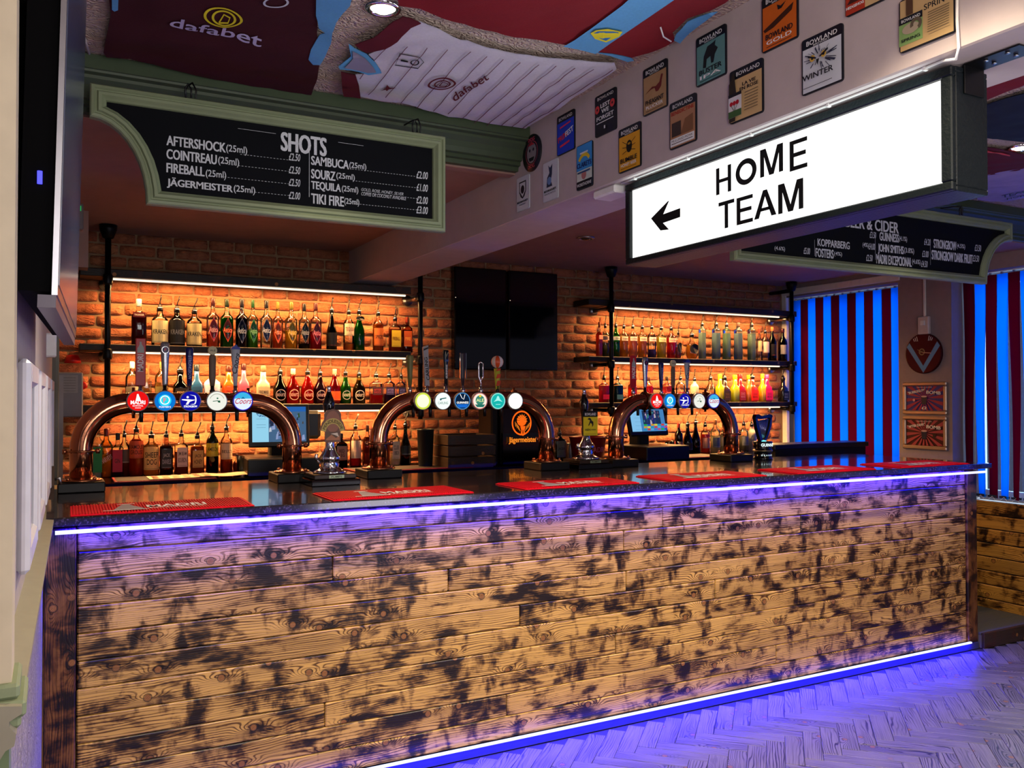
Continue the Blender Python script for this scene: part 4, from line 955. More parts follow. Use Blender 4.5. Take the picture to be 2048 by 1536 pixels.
        bl = MB()
        rr = .034
        for k in range(8):
            a0, a1 = 2 * PI * k / 8, 2 * PI * (k + 1) / 8; vs = []; fs = []
            for i in range(9):
                ph = -PI / 2 + PI * i / 8 + .0
                for q in (0, .5, 1):
                    a = a0 + (a1 - a0) * q; vs.append((x + rr * math.cos(ph) * math.cos(a), rr * math.cos(ph) * math.sin(a), z1 - rr + rr * math.sin(ph)))
            for i in range(8):
                for q in (0, 1): b = i * 3 + q; fs.append((b, b + 1, b + 4, b + 3))
            bl.add(vs, fs, mat('c84c24', .35) if k % 2 else mat('d8d0cc', .35), True)
        bl.obj('balloon_top', t, label='red and white striped balloon top')
        dc = Cv(.0004)
        for k, (a, b) in enumerate(((.02, .05), (.06, .085), (.10, .115))):
            dc.poly([(x - .014, z0 - .02 + a), (x + .010, z0 - .015 + a), (x + .014, z0 - .02 + b), (x - .006, z0 - .02 + b)], mat('b83c1c', .4))
        dc.obj('pattern', lambda u, v, o_: (u, -.0135 - o_, v), t)
def font(label, xl, xr, lenses, handles, ztop=1.48, y=4.15):
    t = thing('beer_font', label, 'beer tap', ((xl + xr) / 2, y, 1.105), 0, 'copper beer fonts on the bar'); ox = (xl + xr) / 2; oz = 1.105
    zt = ztop - oz
    MB().tube(arch(xl - ox, xr - ox, 0, .05, zt, .20), .0455, 24, M_COPPER).obj('copper_arch', t)
    for xx in (xl - ox, xr - ox):
        b = MB().box(xx - .09, xx + .09, -.10, .10, 0, .042, M_BLKS, bev=.004).obj('base_block', t)
        f_ = MB(); f_.lathe([(.083, .042), (.083, .049), (.06, .052), (.05, .058)], (xx, 0, 0), 24, M_COPD)
        for k in range(4):
            a = PI / 4 + k * PI / 2; f_.lathe([(.008, .049), (.008, .058), (.004, .061)], (xx + .072 * math.cos(a), .072 * math.sin(a), 0), 8, M_COPD)
        f_.obj('foot_flange', t)
        c = MB(); c.lathe([(.046, .163), (.06, .165), (.06, .172), (.046, .174)], (xx, 0, 0), 24, M_COPD)
        for k in range(2): c.lathe([(.009, .158), (.009, .179)], (xx + (-.064, .064)[k], -.01, 0), 8, M_COPD)
        c.obj('pipe_collar', t)
    for xx in (xl - ox + .205, xr - ox - .205):
        c = MB(); c.tube([(xx - .006, 0, zt), (xx + .006, 0, zt)], .056, 24, M_COPD); c.cyl((xx, 0, zt - .068), (xx, 0, zt + .068), .007, 8, M_COPD); c.obj('pipe_collar', t)
    for px, kind in lenses:
        p = at_y(px, 802, y - .085); lx = p.x - ox; lz = p.z - oz
        MB().cyl((lx, -.03, lz), (lx, -.066, lz), .03, 16, M_COPD).obj('lens_stem', t)
        b = MB(); b.cyl((lx, -.066, lz), (lx, -.084, lz), .0455, 32, mat('d0d0d4', .3, .6) if kind != 'coors' else mat('2c1cb8', .4))
        bo = b.obj('lens_housing', t)
        lens(kind, .0455).obj('backlit_lens', lambda u, v, o_: (u, -.0845 - o_, v), bo, (lx, 0, lz))
    for px, yt, kind in handles:
        p = at_y(px, yt, y - .015); hx = p.x - ox
        handle(t, hx, zt + .045, p.z - oz - zt - .045, kind)
        s_ = MB(); s_.tube([(hx, -.03, zt - .02), (hx, -.045, zt - .045), (hx, -.046, zt - .085)], [.010, .009, .008], 10, M_BLK); s_.obj('spout', t)
    return t
font('copper beer font at the left end of the bar with five glowing lenses', .11, 1.012, [(276, 'madri'), (330, 'fosters'), (381, 'strong'), (434, 'green'), (486, 'coors')],
     [(282, 676, 'madri'), (331, 684, 'silver'), (380, 695, 'strong'), (426, 692, 'wood'), (472, 689, 'coors')])
font('copper beer font in the middle with six glowing lenses and a balloon handle', 1.444, 2.417, [(846, 'lime'), (886, 'carling'), (925, 'guin'), (960, 'ale'), (996, 'teal'), (1031, 'white')],
     [(822, 710, 'lime'), (856, 690, 'carling'), (894, 700, 'guin'), (928, 706, 'dark'), (964, 724, 'chrome'), (997, 711, 'balloon')], 1.487)
font('copper beer font on the right with five glowing lenses', 2.882, 3.752, [(1314, 'madri'), (1340, 'fosters'), (1370, 'strong'), (1399, 'green'), (1428, 'coors')],
     [(1269, 711, 'madri'), (1293, 714, 'silver'), (1325, 725, 'strong'), (1349, 720, 'wood'), (1377, 718, 'coors')])

# hand pumps
def hand_pump(label, x, y, hz, clip):
    t = thing('hand_pump', label, 'beer pump', (x, y, 1.105), 0, 'hand pulls on the bar')
    MB().box(-.112, .112, -.105, .105, 0, .028, M_BLKG, bev=.003).obj('base_block', t)
    MB().box(-.098, .098, -.09, .09, .028, .05, mat('2a201c', .25), bev=.004).obj('upper_block', t)
    Cv().rect(-.03, .032, .04, .046, mat('8a9a80', .3, .6)).text('PUMPS', .005, .039, .05, .008, M_BLK, .02).obj('name_plate', lambda u, v, o: (u, -.0905 - o, v), t)
    MB().lathe([(.075, .05), (.078, .056), (.06, .064), (.05, .07), (.04, .078), (.044, .09), (.038, .098), (.046, .108), (.05, .12), (.046, .128), (.03, .15), (.022, .17), (.02, .21), (.024, .215), (.016, .22)], (0, 0, 0), 28, M_CHROME).obj('chrome_bell', t)
    MB().tube([(-.05, -.02, .10), (-.075, -.025, .12), (-.07, -.03, .14)], .008, 8, M_CHROME).obj('side_lever', t)
    z0, z1 = .22, hz - 1.105
    MB().lathe([(.010, z0), (.012, z0 + .02), (.016, z0 + (z1 - z0) * .35), (.027, z0 + (z1 - z0) * .60), (.027, z0 + (z1 - z0) * .68), (.016, z1 - .045), (.010, z1 - .028)], (0, .02, 0), 20, M_BLKG).obj('pull_handle', t)
    MB().lathe([(.010, z1 - .028), (.012, z1 - .022), (.006, z1 - .018), (.011, z1 - .01), (.009, z1 - .002), (.003, z1)], (0, .02, 0), 14, M_CHROME).obj('handle_knob', t)
    if clip == 'arch':
        c = Cv(); c.rect(-.05, .235, .05, .30, mat('5c4c40', .4)); zc = .30
        pl = MB().prism([(-.052, .235), (.052, .235), (.052, .29), (.085, .30), (.07, .34), (.056, .355), (.056, .385), (.04, .405), (0, .412), (-.04, .405), (-.056, .385), (-.056, .355), (-.07, .34), (-.085, .30), (-.052, .29)], lambda u, v, d: (u, d, v), -.045, -.038, mat('6a4838', .4)).obj('pump_clip', t, label='arched brown ale clip')
        c = Cv().circ(0, .345, .048, mat('8c5c48', .4), 28, .058).ring(0, .285, .048, .078, mat('b8a458', .4), 8, 172).rect(-.045, .242, .045, .29, mat('5c4434', .4)).poly([(-.045, .252), (-.01, .275), (.02, .256), (.045, .27), (.045, .245), (-.045, .245)], mat('a06848', .4)).poly([(-.015, .28), (.03, .285), (.04, .262), (.015, .272)], mat('c8bcb0', .4))
        c.text('PENDLESIDE', 0, .285 + .063, .16, .017, mat('3c3420', .5), .03, 0, 0, .063)
        c.obj('printed_face', lambda u, v, o: (u * .7, -.0455 - o, .194 + (v - .235) * .85), pl)
        for v_ in pl.data.vertices: v_.co.x *= .7; v_.co.z = .194 + (v_.co.z - .235) * .85
    else:
        pl = MB().box(-.058, .058, -.046, -.038, .225, .41, M_BLK, bev=.002).obj('pump_clip', t, label='yellow ale clip with a hen')
        c = Cv().rect(-.055, .229, .055, .366, mat('d0bc18', .45)).text('BOWLAND', 0, .386, .085, .02, M_WHITE, .02).poly([(-.022, .352), (-.008, .360), (.002, .354), (.010, .338), (.022, .330), (.022, .305), (.012, .29), (.012, .312), (0, .322), (-.012, .300), (-.018, .304), (-.008, .326), (-.004, .342), (-.022, .348)], mat('241c10', .5))
        c.text('HEN', -.022, .272, .04, .015, mat('241c10', .5), .06).text('HARRIER', .022, .272, .04, .011, mat('5c5010', .5), .02).line([(-.042, .24), (.042, .24)], .002, mat('241c10', .5))
        c.obj('printed_face', lambda u, v, o: (u * .86, -.0465 - o, .18 + (v - .225) * .76), pl)
        for v_ in pl.data.vertices: v_.co.x *= .86; v_.co.z = .18 + (v_.co.z - .225) * .76
    return t
p1 = at_z(658, 955, 1.105); hand_pump('chrome hand pump with black handle and arched brown clip', at_y(660, 900, 3.93).x, 3.93, at_y(658, 772, 3.95).z, 'arch')
hand_pump('chrome hand pump with black handle and yellow clip', at_y(1172, 900, 4.13).x, 4.13, at_y(1169, 779, 4.15).z, 'hen')

# stout font shaped like a harp
t = thing('harp_font', 'black and chrome stout font topped by a harp', 'beer tap', (at_y(1525, 900, 4.14).x, 4.14, 1.105))
MB().lathe([(.075, 0), (.075, .012), (.066, .02), (.062, .05), (.066, .06), (.072, .062), (.072, .075), (.066, .077), (.07, .10), (.074, .135), (.07, .14)], (0, 0, 0), 28, M_BLKG).obj('base_drum', t)
MB().lathe([(.0735, .064), (.0735, .074)], (0, 0, 0), 28, mat('8a7a60', .3, .7)).obj('brass_band', t)
Cv().text('GUINNESS', .0, .115, .135, .024, emis('e8ffff', 1.3), .04).obj('glowing_lettering', bent(.0755), t)
Cv().text('D  R  A  U  G  H  T', .0, .035, .12, .010, emis('e8ffff', 1.1), .05).obj('glowing_lettering', bent(.0675), t)
hm = MB(); P_ = lambda u, v, d: (u, d, v)
hm.prism([(-.085, .33), (-.075, .350), (-.05, .352), (-.02, .335), (.02, .345), (.06, .352), (.085, .345), (.088, .33), (.075, .315), (.045, .325), (.01, .315), (-.03, .312), (-.06, .318)], P_, -.018, .018, M_BLKG)
hm.prism([(-.085, .33), (-.062, .318), (-.05, .26), (-.03, .20), (-.012, .16), (-.012, .14), (-.03, .14), (-.05, .19), (-.07, .25)], P_, -.016, .016, mat('50545c', .15, .9))
hm.prism([(.075, .33), (.085, .335), (.078, .26), (.05, .19), (.02, .14), (-.005, .14), (.03, .19), (.055, .25)], P_, -.016, .016, mat('50545c', .15, .9))
hm.prism([(-.055, .30), (.06, .315), (.05, .25), (.012, .165), (-.012, .165), (-.035, .22)], P_, -.004, .004, mat('6a6a70', .25, .8)); hm.obj('harp', t)
st_ = MB()
for k in range(7): st_.cyl((-.045 + k * .015, -.006, .31), (-.006 + k * .003, -.006, .17), .0012, 5, M_CHROME)
st_.obj('harp_strings', t)
MB().lathe([(.03, .14), (.028, .146), (.012, .15)], (0, 0, 0), 16, emis('70e0e8', 1.5)).obj('glowing_collar', t)
t.scale = (.84, .84, .82)

# ================================================================== BACK COUNTER ITEMS
def screen_cv(kind, w, h):
    c = Cv(.0005)
    if kind == 0:
        c.rect(-w, -h, w, h, emis('9cdcf8', .9)).rect(-w, h * .72, w, h, emis('2c6cc0', .8)).rect(-w * .40, -h, w, h * .72, emis('5c84b0', .55))
        rnd = random.Random(3)
        for k in range(46):
            u = rnd.uniform(-w * .36, w * .9); v = rnd.uniform(-h * .9, h * .5); s = rnd.uniform(.006, .02)
            c.poly([(u - s * .6, v - s), (u + s * .5, v - s * .8), (u + s * .3, v + s), (u - s * .4, v + s * .7)], emis(rnd.choice(['e0e8f8', '3c5c40', '2c3858', 'a8b8e8', '585040', '7090c8']), .7))
        c.ring(-w * .74, h * .58, .012, .015, emis('2c5ca8', .8), 90, 330).text('waiter', -w * .66, h * .60, w * .42, h * .12, emis('1c3c5c', .6), .03).text('PAD', -w * .60, h * .44, w * .28, h * .10, emis('1c4c8c', .7), .04)
        for v in (.28, -.05, -.2): c.line([(-w * .86, h * v), (-w * .52, h * v)], .0015, emis('4c7ca0', .7))
    else:
        c.rect(-w, -h, w, h, emis('4c90d0', .8)).rect(-w, -h, -w * .45, h, emis('88c8f4', .9)).rect(-w * .3, -h * .35, w * .75, h * .9, emis('28406c', .6))
        rnd = random.Random(5)
        for k in range(34):
            u = rnd.uniform(-w * .25, w * .65); v = rnd.uniform(-h * .3, h * .8); s = rnd.uniform(.006, .018)
            c.poly([(u - s * .6, v - s), (u + s * .5, v - s * .8), (u + s * .3, v + s), (u - s * .4, v + s * .7)], emis(rnd.choice(['d8c8d8', '2c2c8c', '7c5c80', '48a0a0', 'b06868', '304878']), .7))
        cols = ['28a0c8', '28b84c', 'e04040', '2850c0', '60b8e8', 'e8a030', '4880e0', 'e8e840', 'd04890']
        for r_ in range(3):
            for k in range(7): c.rect(-w * .42 + k * w * .2, -h * .95 + r_ * h * .19, -w * .42 + k * w * .2 + w * .18, -h * .95 + r_ * h * .19 + h * .16, emis(cols[(k * 2 + r_ * 5) % 9], .8))
        for k in range(5): c.line([(-w * .95, h * (-.9 + k * .35)), (-w * .5, h * (-.9 + k * .35))], .001, emis('4880b0', .7))
    return c
def till(label, px0, px1, py0, py1, Y, kind, tilt, rz):
    a = at_y(px0, py1, Y); b = at_y(px1, py0, Y); w = (b.x - a.x) / 2; h = (b.z - a.z) / 2; zc = (a.z + b.z) / 2
    t = thing('till', label, 'till', ((a.x + b.x) / 2, Y, 1.058), rz, 'touchscreen tills')
    hold = bpy.data.objects.new('screen', None)
    sh = MB().box(-w - .02, w + .02, 0, .035, -h - .03, h + .02, M_BLK, bev=.006).obj('screen_housing', t, (0, 0, zc - 1.058)); sh.rotation_euler = (tilt, 0, 0)
    bpy.data.objects.remove(hold)
    screen_cv(kind, w, h).obj('lit_screen', front, sh)
    MB().box(-.05, .06, .05, .16, 0, zc - 1.058, M_BLKM, bev=.01).obj('stand', t)
    MB().box(w * .3, w + .10, .06, .17, zc - 1.058 - h * .9, zc - 1.058 + h * .75, M_BLK, bev=.02).obj('rear_unit', t)
    MB().box(-.2, .2, -.22, .2, 0, .10, M_BLK, bev=.006).obj('cash_drawer', t)
    return t
till('touchscreen till showing a pale blue page behind the left copper font', 505, 611, 813, 885, 5.18, 0, R(-8), R(-6))
till('touchscreen till with a coloured key grid behind the right copper font', 1260, 1331, 818, 864, 5.1, 1, R(-14), R(4))

# wall screens
for i, (xa, xb, lb) in enumerate(((2.475, 2.885, 'dark upright wall screen, left of the pair, between the two shelf units'), (2.905, 3.315, 'dark upright wall screen, right of the pair, between the two shelf units'))):
    t = thing('wall_screen', lb, 'screen', ((xa + xb) / 2, 5.55, 1.70), 0, 'pair of upright wall screens'); w_ = (xb - xa) / 2
    MB().box(-w_, w_, -.03, .03, 0, .72, M_BLKG, bev=.006).obj('casing', t)
    MB().box(-w_ + .012, w_ - .012, -.032, -.030, .022, .706, mat('04050a', .06, spec=.7), bev=0).obj('screen_glass', t)
    MB().box(w_ * .1, w_ * .5, -.034, -.032, .008, .014, mat('20222c', .3)).obj('badge_strip', t)
    MB().lathe([(.0025, 0), (.0025, .003)], (-w_ + .006, -.036, .50), 8, emis('ffe0c0', 2)).obj('standby_light', t)

# ice buckets, crate, chiller, jug
def bucket(label, px, W, ytop, Y, zb, m, inner, txt, tcol, oval=1.0):
    x = at_y(px, 900, Y).x; D = depth((x, Y, 1.3)); r = W * D / F / 2; h = at_y(px, ytop, Y).z - zb
    t = thing('ice_bucket', label, 'bucket', (x, Y, zb))
    MB().lathe([(r * .78, 0), (r * .8, .004), (r * .97, h - .01), (r * 1.02, h - .006), (r * 1.02, h), (r * .95, h), (r * .92, h - .02), (r * .74, .02)], (0, 0, 0), 32, m, ys=oval).obj('bucket_wall', t)
    MB().lathe([(r * .90, h - .035), (r * .2, h - .030)], (0, 0, 0), 28, inner, ys=oval).obj('inner_floor', t)
    if txt: Cv().text(txt, .01, h * .5, r * 1.0, h * .2, mat(tcol, .5), .03).obj('lettering', bent(r * .93, 0, 1, oval), t)
    return t
bucket('black ice bucket with a harp sketched on it beside the wooden crate', 851, 35, 858, 5.15, 1.058, mat('14181c', .3), M_BLK, None, 'ffffff')
bucket('wide dark red ice bucket behind the yellow pump clip', 1176, 80, 873, 5.05, 1.058, mat('8c1018', .35), mat('c01c20', .4), 'MADRI', 'c85c68', .8)
x = at_y(926, 900, 5.1).x
t = thing('wooden_crate', 'dark slatted wooden crate between ice bucket and chiller', 'crate', (x, 5.1, 1.058))
for k in range(3): MB().box(-.155, .155, -.14, -.128, .006 + k * .07, .068 + k * .07, M_CRATE, bev=.002).obj('slat', t)
for k in range(3): MB().box(-.155, .155, .128, .14, .006 + k * .07, .068 + k * .07, M_CRATE, bev=.002).obj('slat', t)
for sx in (-1, 1):
    for k in range(3): MB().box(min(sx * .155, sx * .167), max(sx * .155, sx * .167), -.14, .14, .006 + k * .07, .068 + k * .07, M_CRATE, bev=.002).obj('slat', t)
MB().box(-.155, .155, -.128, .128, 0, .008, M_CRATE).obj('crate_floor', t)
xc = at_y(1035, 860, 5.1).x
t = thing('shot_chiller', 'black shot chiller with a glowing orange stag emblem and lettering', 'chiller', (xc, 5.1, 1.058))
MB().box(-.17, .16, -.10, .14, 0, .40, M_BLKG, bev=.01).obj('cabinet', t)
MB().box(-.225, -.172, -.06, .14, 0, .40, M_BLK, bev=.01).obj('side_unit', t)
OR = emis('ff6414', 1.1); ORB = emis('ff8c28', 1.1)
c = Cv(.0006); zc = at_y(1043, 846, 5.0).z - 1.058; ux = at_y(1043, 846, 5.0).x - xc; rr = .074
c.rect(-.155, .21, .15, .385, mat('2a1c24', .12)).circ(ux, zc, rr, OR, 36, rr * 1.1).circ(ux, zc, rr * .87, mat('1c0c0c', .2), 36, rr * .96)
c.circ(ux, zc + .016, .036, OR, 24)
for k in range(17):
    a = R(-10 + k * 12.5); c.line([(ux + .018 * math.cos(a), zc + .018 + .018 * math.sin(a)), (ux + .042 * math.cos(a), zc + .018 + .042 * math.sin(a))], .0022, mat('2c1008', .2) if k % 2 else ORB)
for sgn in (-1, 1):
    for k in range(4): c.line([(ux + sgn * (.018 + k * .011), zc - .052 + k * .010), (ux + sgn * (.032 + k * .008), zc - .018 + k * .009)], .003, ORB)
c.poly([(ux - .02, zc - .02), (ux + .02, zc - .02), (ux + .012, zc - .045), (ux + .016, zc - .075), (ux, zc - .084), (ux - .016, zc - .075), (ux - .012, zc - .045)], OR)
c.ring(ux, zc - .052, .004, .007, mat('2c1008', .2)).ring(ux, zc - .064, .003, .006, mat('2c1008', .2))
c.text('Jägermeister', ux, zc - .113, .21, .046, ORB, .03)
c.obj('glowing_emblem', lambda u, v, o: (u, -.1012 - o, v), t)
t = thing('metal_jug', 'small steel jug between the herbal liqueur bottle and the red bucket', 'jug', (at_y(1143, 900, 5.15).x, 5.15, 1.058))
MB().lathe([(.035, 0), (.038, .01), (.042, .06), (.036, .11), (.034, .125), (.031, .125), (.033, .08)], (0, 0, 0), 20, M_STEEL).obj('jug_body', t)
MB().tube([(.038, 0, .11), (.07, 0, .10), (.075, 0, .06), (.045, 0, .03)], .005, 8, M_STEEL).obj('jug_handle', t)
# mats, leaflets and glasses on the back counter
def mat_at(name, label, pts, z, m, cat, edge=None, th=.004):
    P = [at_z(px, py, z) for px, py in pts]; c0 = sum(P, Vector()) / 4
    t = thing(name, label, cat, (c0.x, c0.y, z - th))
    Q = [((p.x - c0.x), (p.y - c0.y)) for p in P]
    if edge: MB().prism(Q, flat, 0, th, edge).obj('border', t); Q2 = [(u * .95, v * .86) for u, v in Q]; MB().prism(Q2, flat, th, th + .001, m).obj('inset', t)
    else: MB().prism(Q, flat, 0, th, m).obj('sheet', t)
    return t, Q
B2 = 1.064
def bmat(label, x0, x1, y0=4.97, y1=5.26):
    t = thing('drip_mat', label, 'bar mat', ((x0 + x1) / 2, (y0 + y1) / 2, 1.058)); w_, d_ = (x1 - x0) / 2, (y1 - y0) / 2
    MB().box(-w_, w_, -d_, d_, 0, .006, mat('7c1c20', .5), bev=.002).obj('border', t); MB().box(-w_ + .012, w_ - .012, -d_ + .02, d_ - .02, .006, .0075, mat('1c1012', .6)).obj('inset', t)
    return t
bmat('red edged black bar mat under the left leaflets', .29, .80)
bmat('red edged black bar mat in front of the black ice bucket', 1.60, 2.36)
bmat('red edged black bar mat right of the second till', 3.95, 4.45)
for (x0, x1, lb, m_) in ((.46, .80, 'white printed leaflet grid lying on the left back counter', mat('d8b49c', .6)), (.72, 1.10, 'pale folded paper towel on the left back counter', mat('b09880', .8)), (3.2, 3.72, 'pale paper liner in front of the second till', mat('b8946c', .8))):
    t = thing('leaflet', lb, 'paper', ((x0 + x1) / 2, 5.08, 1.0665)); w_ = (x1 - x0) / 2
    vs = []; fs = []; nx = 10
    for i in range(nx + 1):
        for j in range(2): vs.append((-w_ + 2 * w_ * i / nx, -.1 + .2 * j, .002 + .006 * (.5 + .5 * math.sin(i * 1.1 + x0)) * (1 if 'fold' in lb else .15)))
        if i: b = 2 * i; fs.append((b - 2, b, b + 1, b - 1))
    MB().add(vs, fs, m_).obj('sheet', t, recalc=False)
    c = Cv(.0004)
    for i in range(6):
        for j in range(3): c.rect(-w_ * .9 + i * w_ * .31, -.085 + j * .06, -w_ * .9 + i * w_ * .31 + w_ * .2, -.085 + j * .06 + .035, mat('7c5c4c', .7))
    if 'fold' not in lb: c.obj('printed_grid', lambda u, v, o: (u, v, .0045 + o), t)
def tumbler(px, Y, lb, gr, zb=1.058, h=.085, r=.03):
    t = thing('tumbler', lb, 'glass', (at_y(px, 900, Y).x, Y, zb), 0, gr)
    MB().lathe([(r * .8, 0), (r * .82, .004), (r, h), (r * .93, h), (r * .76, .008)], (0, 0, 0), 18, thin_glass('f0f4f4', 1.3)).obj('glass_wall', t)
for k, px in enumerate((484, 497, 509)): tumbler(px, (5.3, 5.22, 5.3)[k], 'upturned drinking glass by the left till, %s of the three' % ('leftmost', 'middle', 'rightmost')[k], 'glasses by the left till', 1.058, .10, .032)
for k, px in enumerate((1338, 1349)): tumbler(px, (5.2, 5.28)[k], 'small glass beside the second till, %s of the pair' % ('left', 'right')[k], 'glasses by the second till', 1.058, .11, .03)

# ================================================================== CHALKBOARDS
def inset(poly, d):
    n = len(poly); out = []
    for i in range(n):
        a, b, c = Vector(poly[i - 1]), Vector(poly[i]), Vector(poly[(i + 1) % n])
        e1 = (b - a).normalized(); e2 = (c - b).normalized(); n1 = Vector((-e1.y, e1.x)); n2 = Vector((-e2.y, e2.x))
        m_ = (n1 + n2); m_ = m_ / max(.35, m_.length_squared) * 2 / 1 if m_.length_squared > 1e-6 else n1
        m_ = (n1 + n2).normalized(); k = 1 / max(.5, m_.dot(n1)); out.append(tuple(b + m_ * d * k))
    return out
def chalkboard(label, poly, Y, hooks):
    xs = [p[0] for p in poly]; zs = [p[1] for p in poly]; ox, oz = (min(xs) + max(xs)) / 2, min(zs)
    t = thing('chalkboard', label, 'chalkboard', (ox, Y, oz)); P = [(a - ox, b - oz) for a, b in poly]
    prof = [(0, .012), (0, -.018), (.004, -.024), (.012, -.026), (.016, -.020), (.020, -.020), (.024, -.028), (.033, -.028), (.040, -.018), (.046, -.012), (.048, -.004)]
    rings = [inset(P, d) for d, h in prof]; n = len(P); vs = []; fs = []
    for rg, (d, h) in zip(rings, prof): vs += [(u, h, v) for u, v in rg]
    for i in range(len(prof) - 1):
        for k in range(n): a, b = i * n + k, i * n + (k + 1) % n; fs.append((a, b, b + n, a + n))
    MB().add(vs, fs, M_GREENP).obj('frame', t)
    MB().prism(inset(P, .01), lambda u, v, d: (u, d, v), -.003, .010, M_BOARD).obj('slate', t)
    for hx, hz in hooks:
        h = MB(); x, z = hx - ox, hz - oz
        h.tube([(x - .012, -.02, z - .01), (x - .014, -.02, z + .03), (x - .006, -.02, z + .045), (x + .004, -.02, z + .03), (x + .004, -.02, z + .0)], .003, 8, M_BLK)
        h.tube([(x + .018, -.015, z - .02), (x + .02, -.015, z + .03), (x + .008, -.02, z + .05), (x, .03, z + .055), (x, .10, z + .06)], .003, 8, M_BLK)
        h.obj('hanging_hook', t)
    return t, ox, oz
YB = 3.0
a = at_y(179, 171, YB); b = at_y(891, 276, YB); zt_, zb_ = 2.482, 2.122
xl_, xr_ = .097, 1.300
poly = [(xr_, zb_), (xr_, zt_), (xl_, zt_), (xl_, 2.378)]
n = 9; cx, cz, rx, rz_ = xl_, zb_, .262 - .097, 2.378 - zb_
for k in range(1, n + 1): an = PI / 2 - PI / 2 * k / n; poly.append((cx + rx * math.cos(an), cz + rz_ * math.sin(an)))
t1, ox, oz = chalkboard('green framed chalkboard headed SHOTS hanging above the left of the bar', poly, YB, [(at_y(378, 180, YB).x, zt_), (at_y(828, 250, YB).x, zt_)])
cb = Cv(.0003); CB = t1
def bt(cv, s, xl, xr, yt, yb, ox, oz, bold=.02, shear=0):
    a = at_y(xl, yt, YB); b = at_y(xl, yb, YB); c_ = at_y(xr, yb, YB)
    w1 = Cv(.0003); w1.text(s, 0, 0, c_.x - a.x, a.z - b.z, M_CHALK, bold, 0, shear); w1.obj('chalk_word', front, CB, ((a.x + c_.x) / 2 - ox, -.0034, (a.z + b.z) / 2 - oz))
for s, xl, xr, yt, yb in (('AFTERSHOCK', 333, 451, 271, 291), ('COINTREAU', 333, 433, 298, 318), ('FIREBALL', 333, 408.5, 326, 345), ('JÄGERMEISTER', 334, 465, 354, 376),
                          ('SAMBUCA', 622, 697, 312, 330), ('SOURZ', 622, 670, 338, 357), ('TEQUILA', 622, 681, 362, 381), ('TIKI FIRE', 622, 687, 387, 407)):
    bt(cb, s, xl, xr, yt, yb, ox, oz, .045)
for xl, xr, yt, yb in ((452, 494, 289, 307), (436, 478, 313, 331), (411, 452, 339, 357), (467, 510, 370, 387), (698, 732, 324, 339), (672, 709, 345, 360), (683, 716, 371, 386), (688, 718, 396, 411)):
    bt(cb, '(25ml)', xl, xr, yt, yb, ox, oz, .015)
for s, xl, yt in (('£2.50', 577, 306), ('£2.50', 577, 332), ('£2.50', 577, 357), ('£2.00', 577, 383), ('£2.00', 832, 342), ('£1.00', 832, 367), ('£2.00', 832, 392), ('£3.00', 832, 412)):
    bt(cb, s, xl, xl + 23, yt, yt + 15, ox, oz, .015, .2)
bt(cb, 'SHOTS', 562, 652, 264, 302, ox, oz, .06)
bt(cb, 'GOLD, ROSE, HONEY, SILVER', 722, 806, 376, 383, ox, oz, .0, .3); bt(cb, 'COFFEE OR COCONUT AVAILABLE', 722, 812, 384, 391, ox, oz, 0, .3)
def bl(cv, x0, y0, x1, dash, ox, oz, w=.0012):
    a = at_y(x0, y0, YB); b = at_y(x1, y0, YB); k = a.x
    while k < b.x:
        e = min(k + (.006 if dash else 9), b.x); cv.line([(k - ox, a.z - oz), (e - ox, a.z - oz)], w, M_CHALK); k = e + .005
for x0, y0 in ((480, 309), (455, 330), (440, 355), (500, 386)): bl(cb, x0, y0, 575, 1, ox, oz)
for x0, y0 in ((700, 341), (700, 365), (720, 390), (700, 412)): bl(cb, x0, y0, 830, 1, ox, oz)
for x0, y0, x1 in ((470, 265, 545), (668, 292, 718)): bl(cb, x0, y0, x1, 0, ox, oz, .001)
a, b = at_y(611, 306, YB), at_y(611, 400, YB); cb.line([(a.x - ox, a.z - oz), (a.x - ox, b.z - oz)], .0015, M_CHALK)
cb.obj('chalk_rules', lambda u, v, o: (u, -.0034 - o, v), t1)['kind'] = 'stuff'
xr_ = at_y(2018, 458, YB).x; xl_ = at_y(1463, 522, YB).x; cvx = at_y(1967, 571, YB).x
poly = [(xr_, 2.378), (xr_, zt_), (xl_, zt_), (xl_, zb_), (cvx, zb_)]
for k in range(1, 9): an = PI - PI / 2 * k / 9; poly.append((xr_ + (xr_ - cvx) * math.cos(an), zb_ + (2.378 - zb_) * math.sin(an)))
t2, ox, oz = chalkboard('green framed chalkboard of beers and ciders hanging at the right, behind the lit sign', poly, YB, [(at_y(1915, 420, YB).x, zt_), (xl_ + .4, zt_)])
cb = Cv(.0003); CB = t2
for s, xl, xr, yt, yb in (('BEER & CIDER', 1690, 1796, 431, 454), ('GUINNESS', 1758, 1796.5, 464, 481), ('JOHN SMITHS', 1755, 1806, 487, 508), ('MADRI EXCEPCIONAL', 1751.5, 1822, 508, 527), ('KOPPARBERG', 1634, 1698, 477, 492),
                          ('FOSTERS', 1630, 1666, 496, 514), ('STRONGBOW', 1866, 1911, 478, 496), ('STRONGBOW DARK FRUIT', 1862, 1944, 500, 519)): bt(cb, s, xl, xr, yt, yb, ox, oz, .05)
for s, xl, xr, yt, yb in (('(4.1%)', 1797, 1813, 472, 484), ('(3.8%)', 1807, 1827, 495, 508), ('(4.6%)', 1823, 1840, 518, 530), ('(4%)', 1667, 1683, 503, 513), ('(4.5%)', 1912, 1929, 487, 498), ('(4%)', 1724, 1736, 485, 496), ('(4.6%)', 1548, 1569, 492, 502)): bt(cb, s, xl, xr, yt, yb, ox, oz, .01)
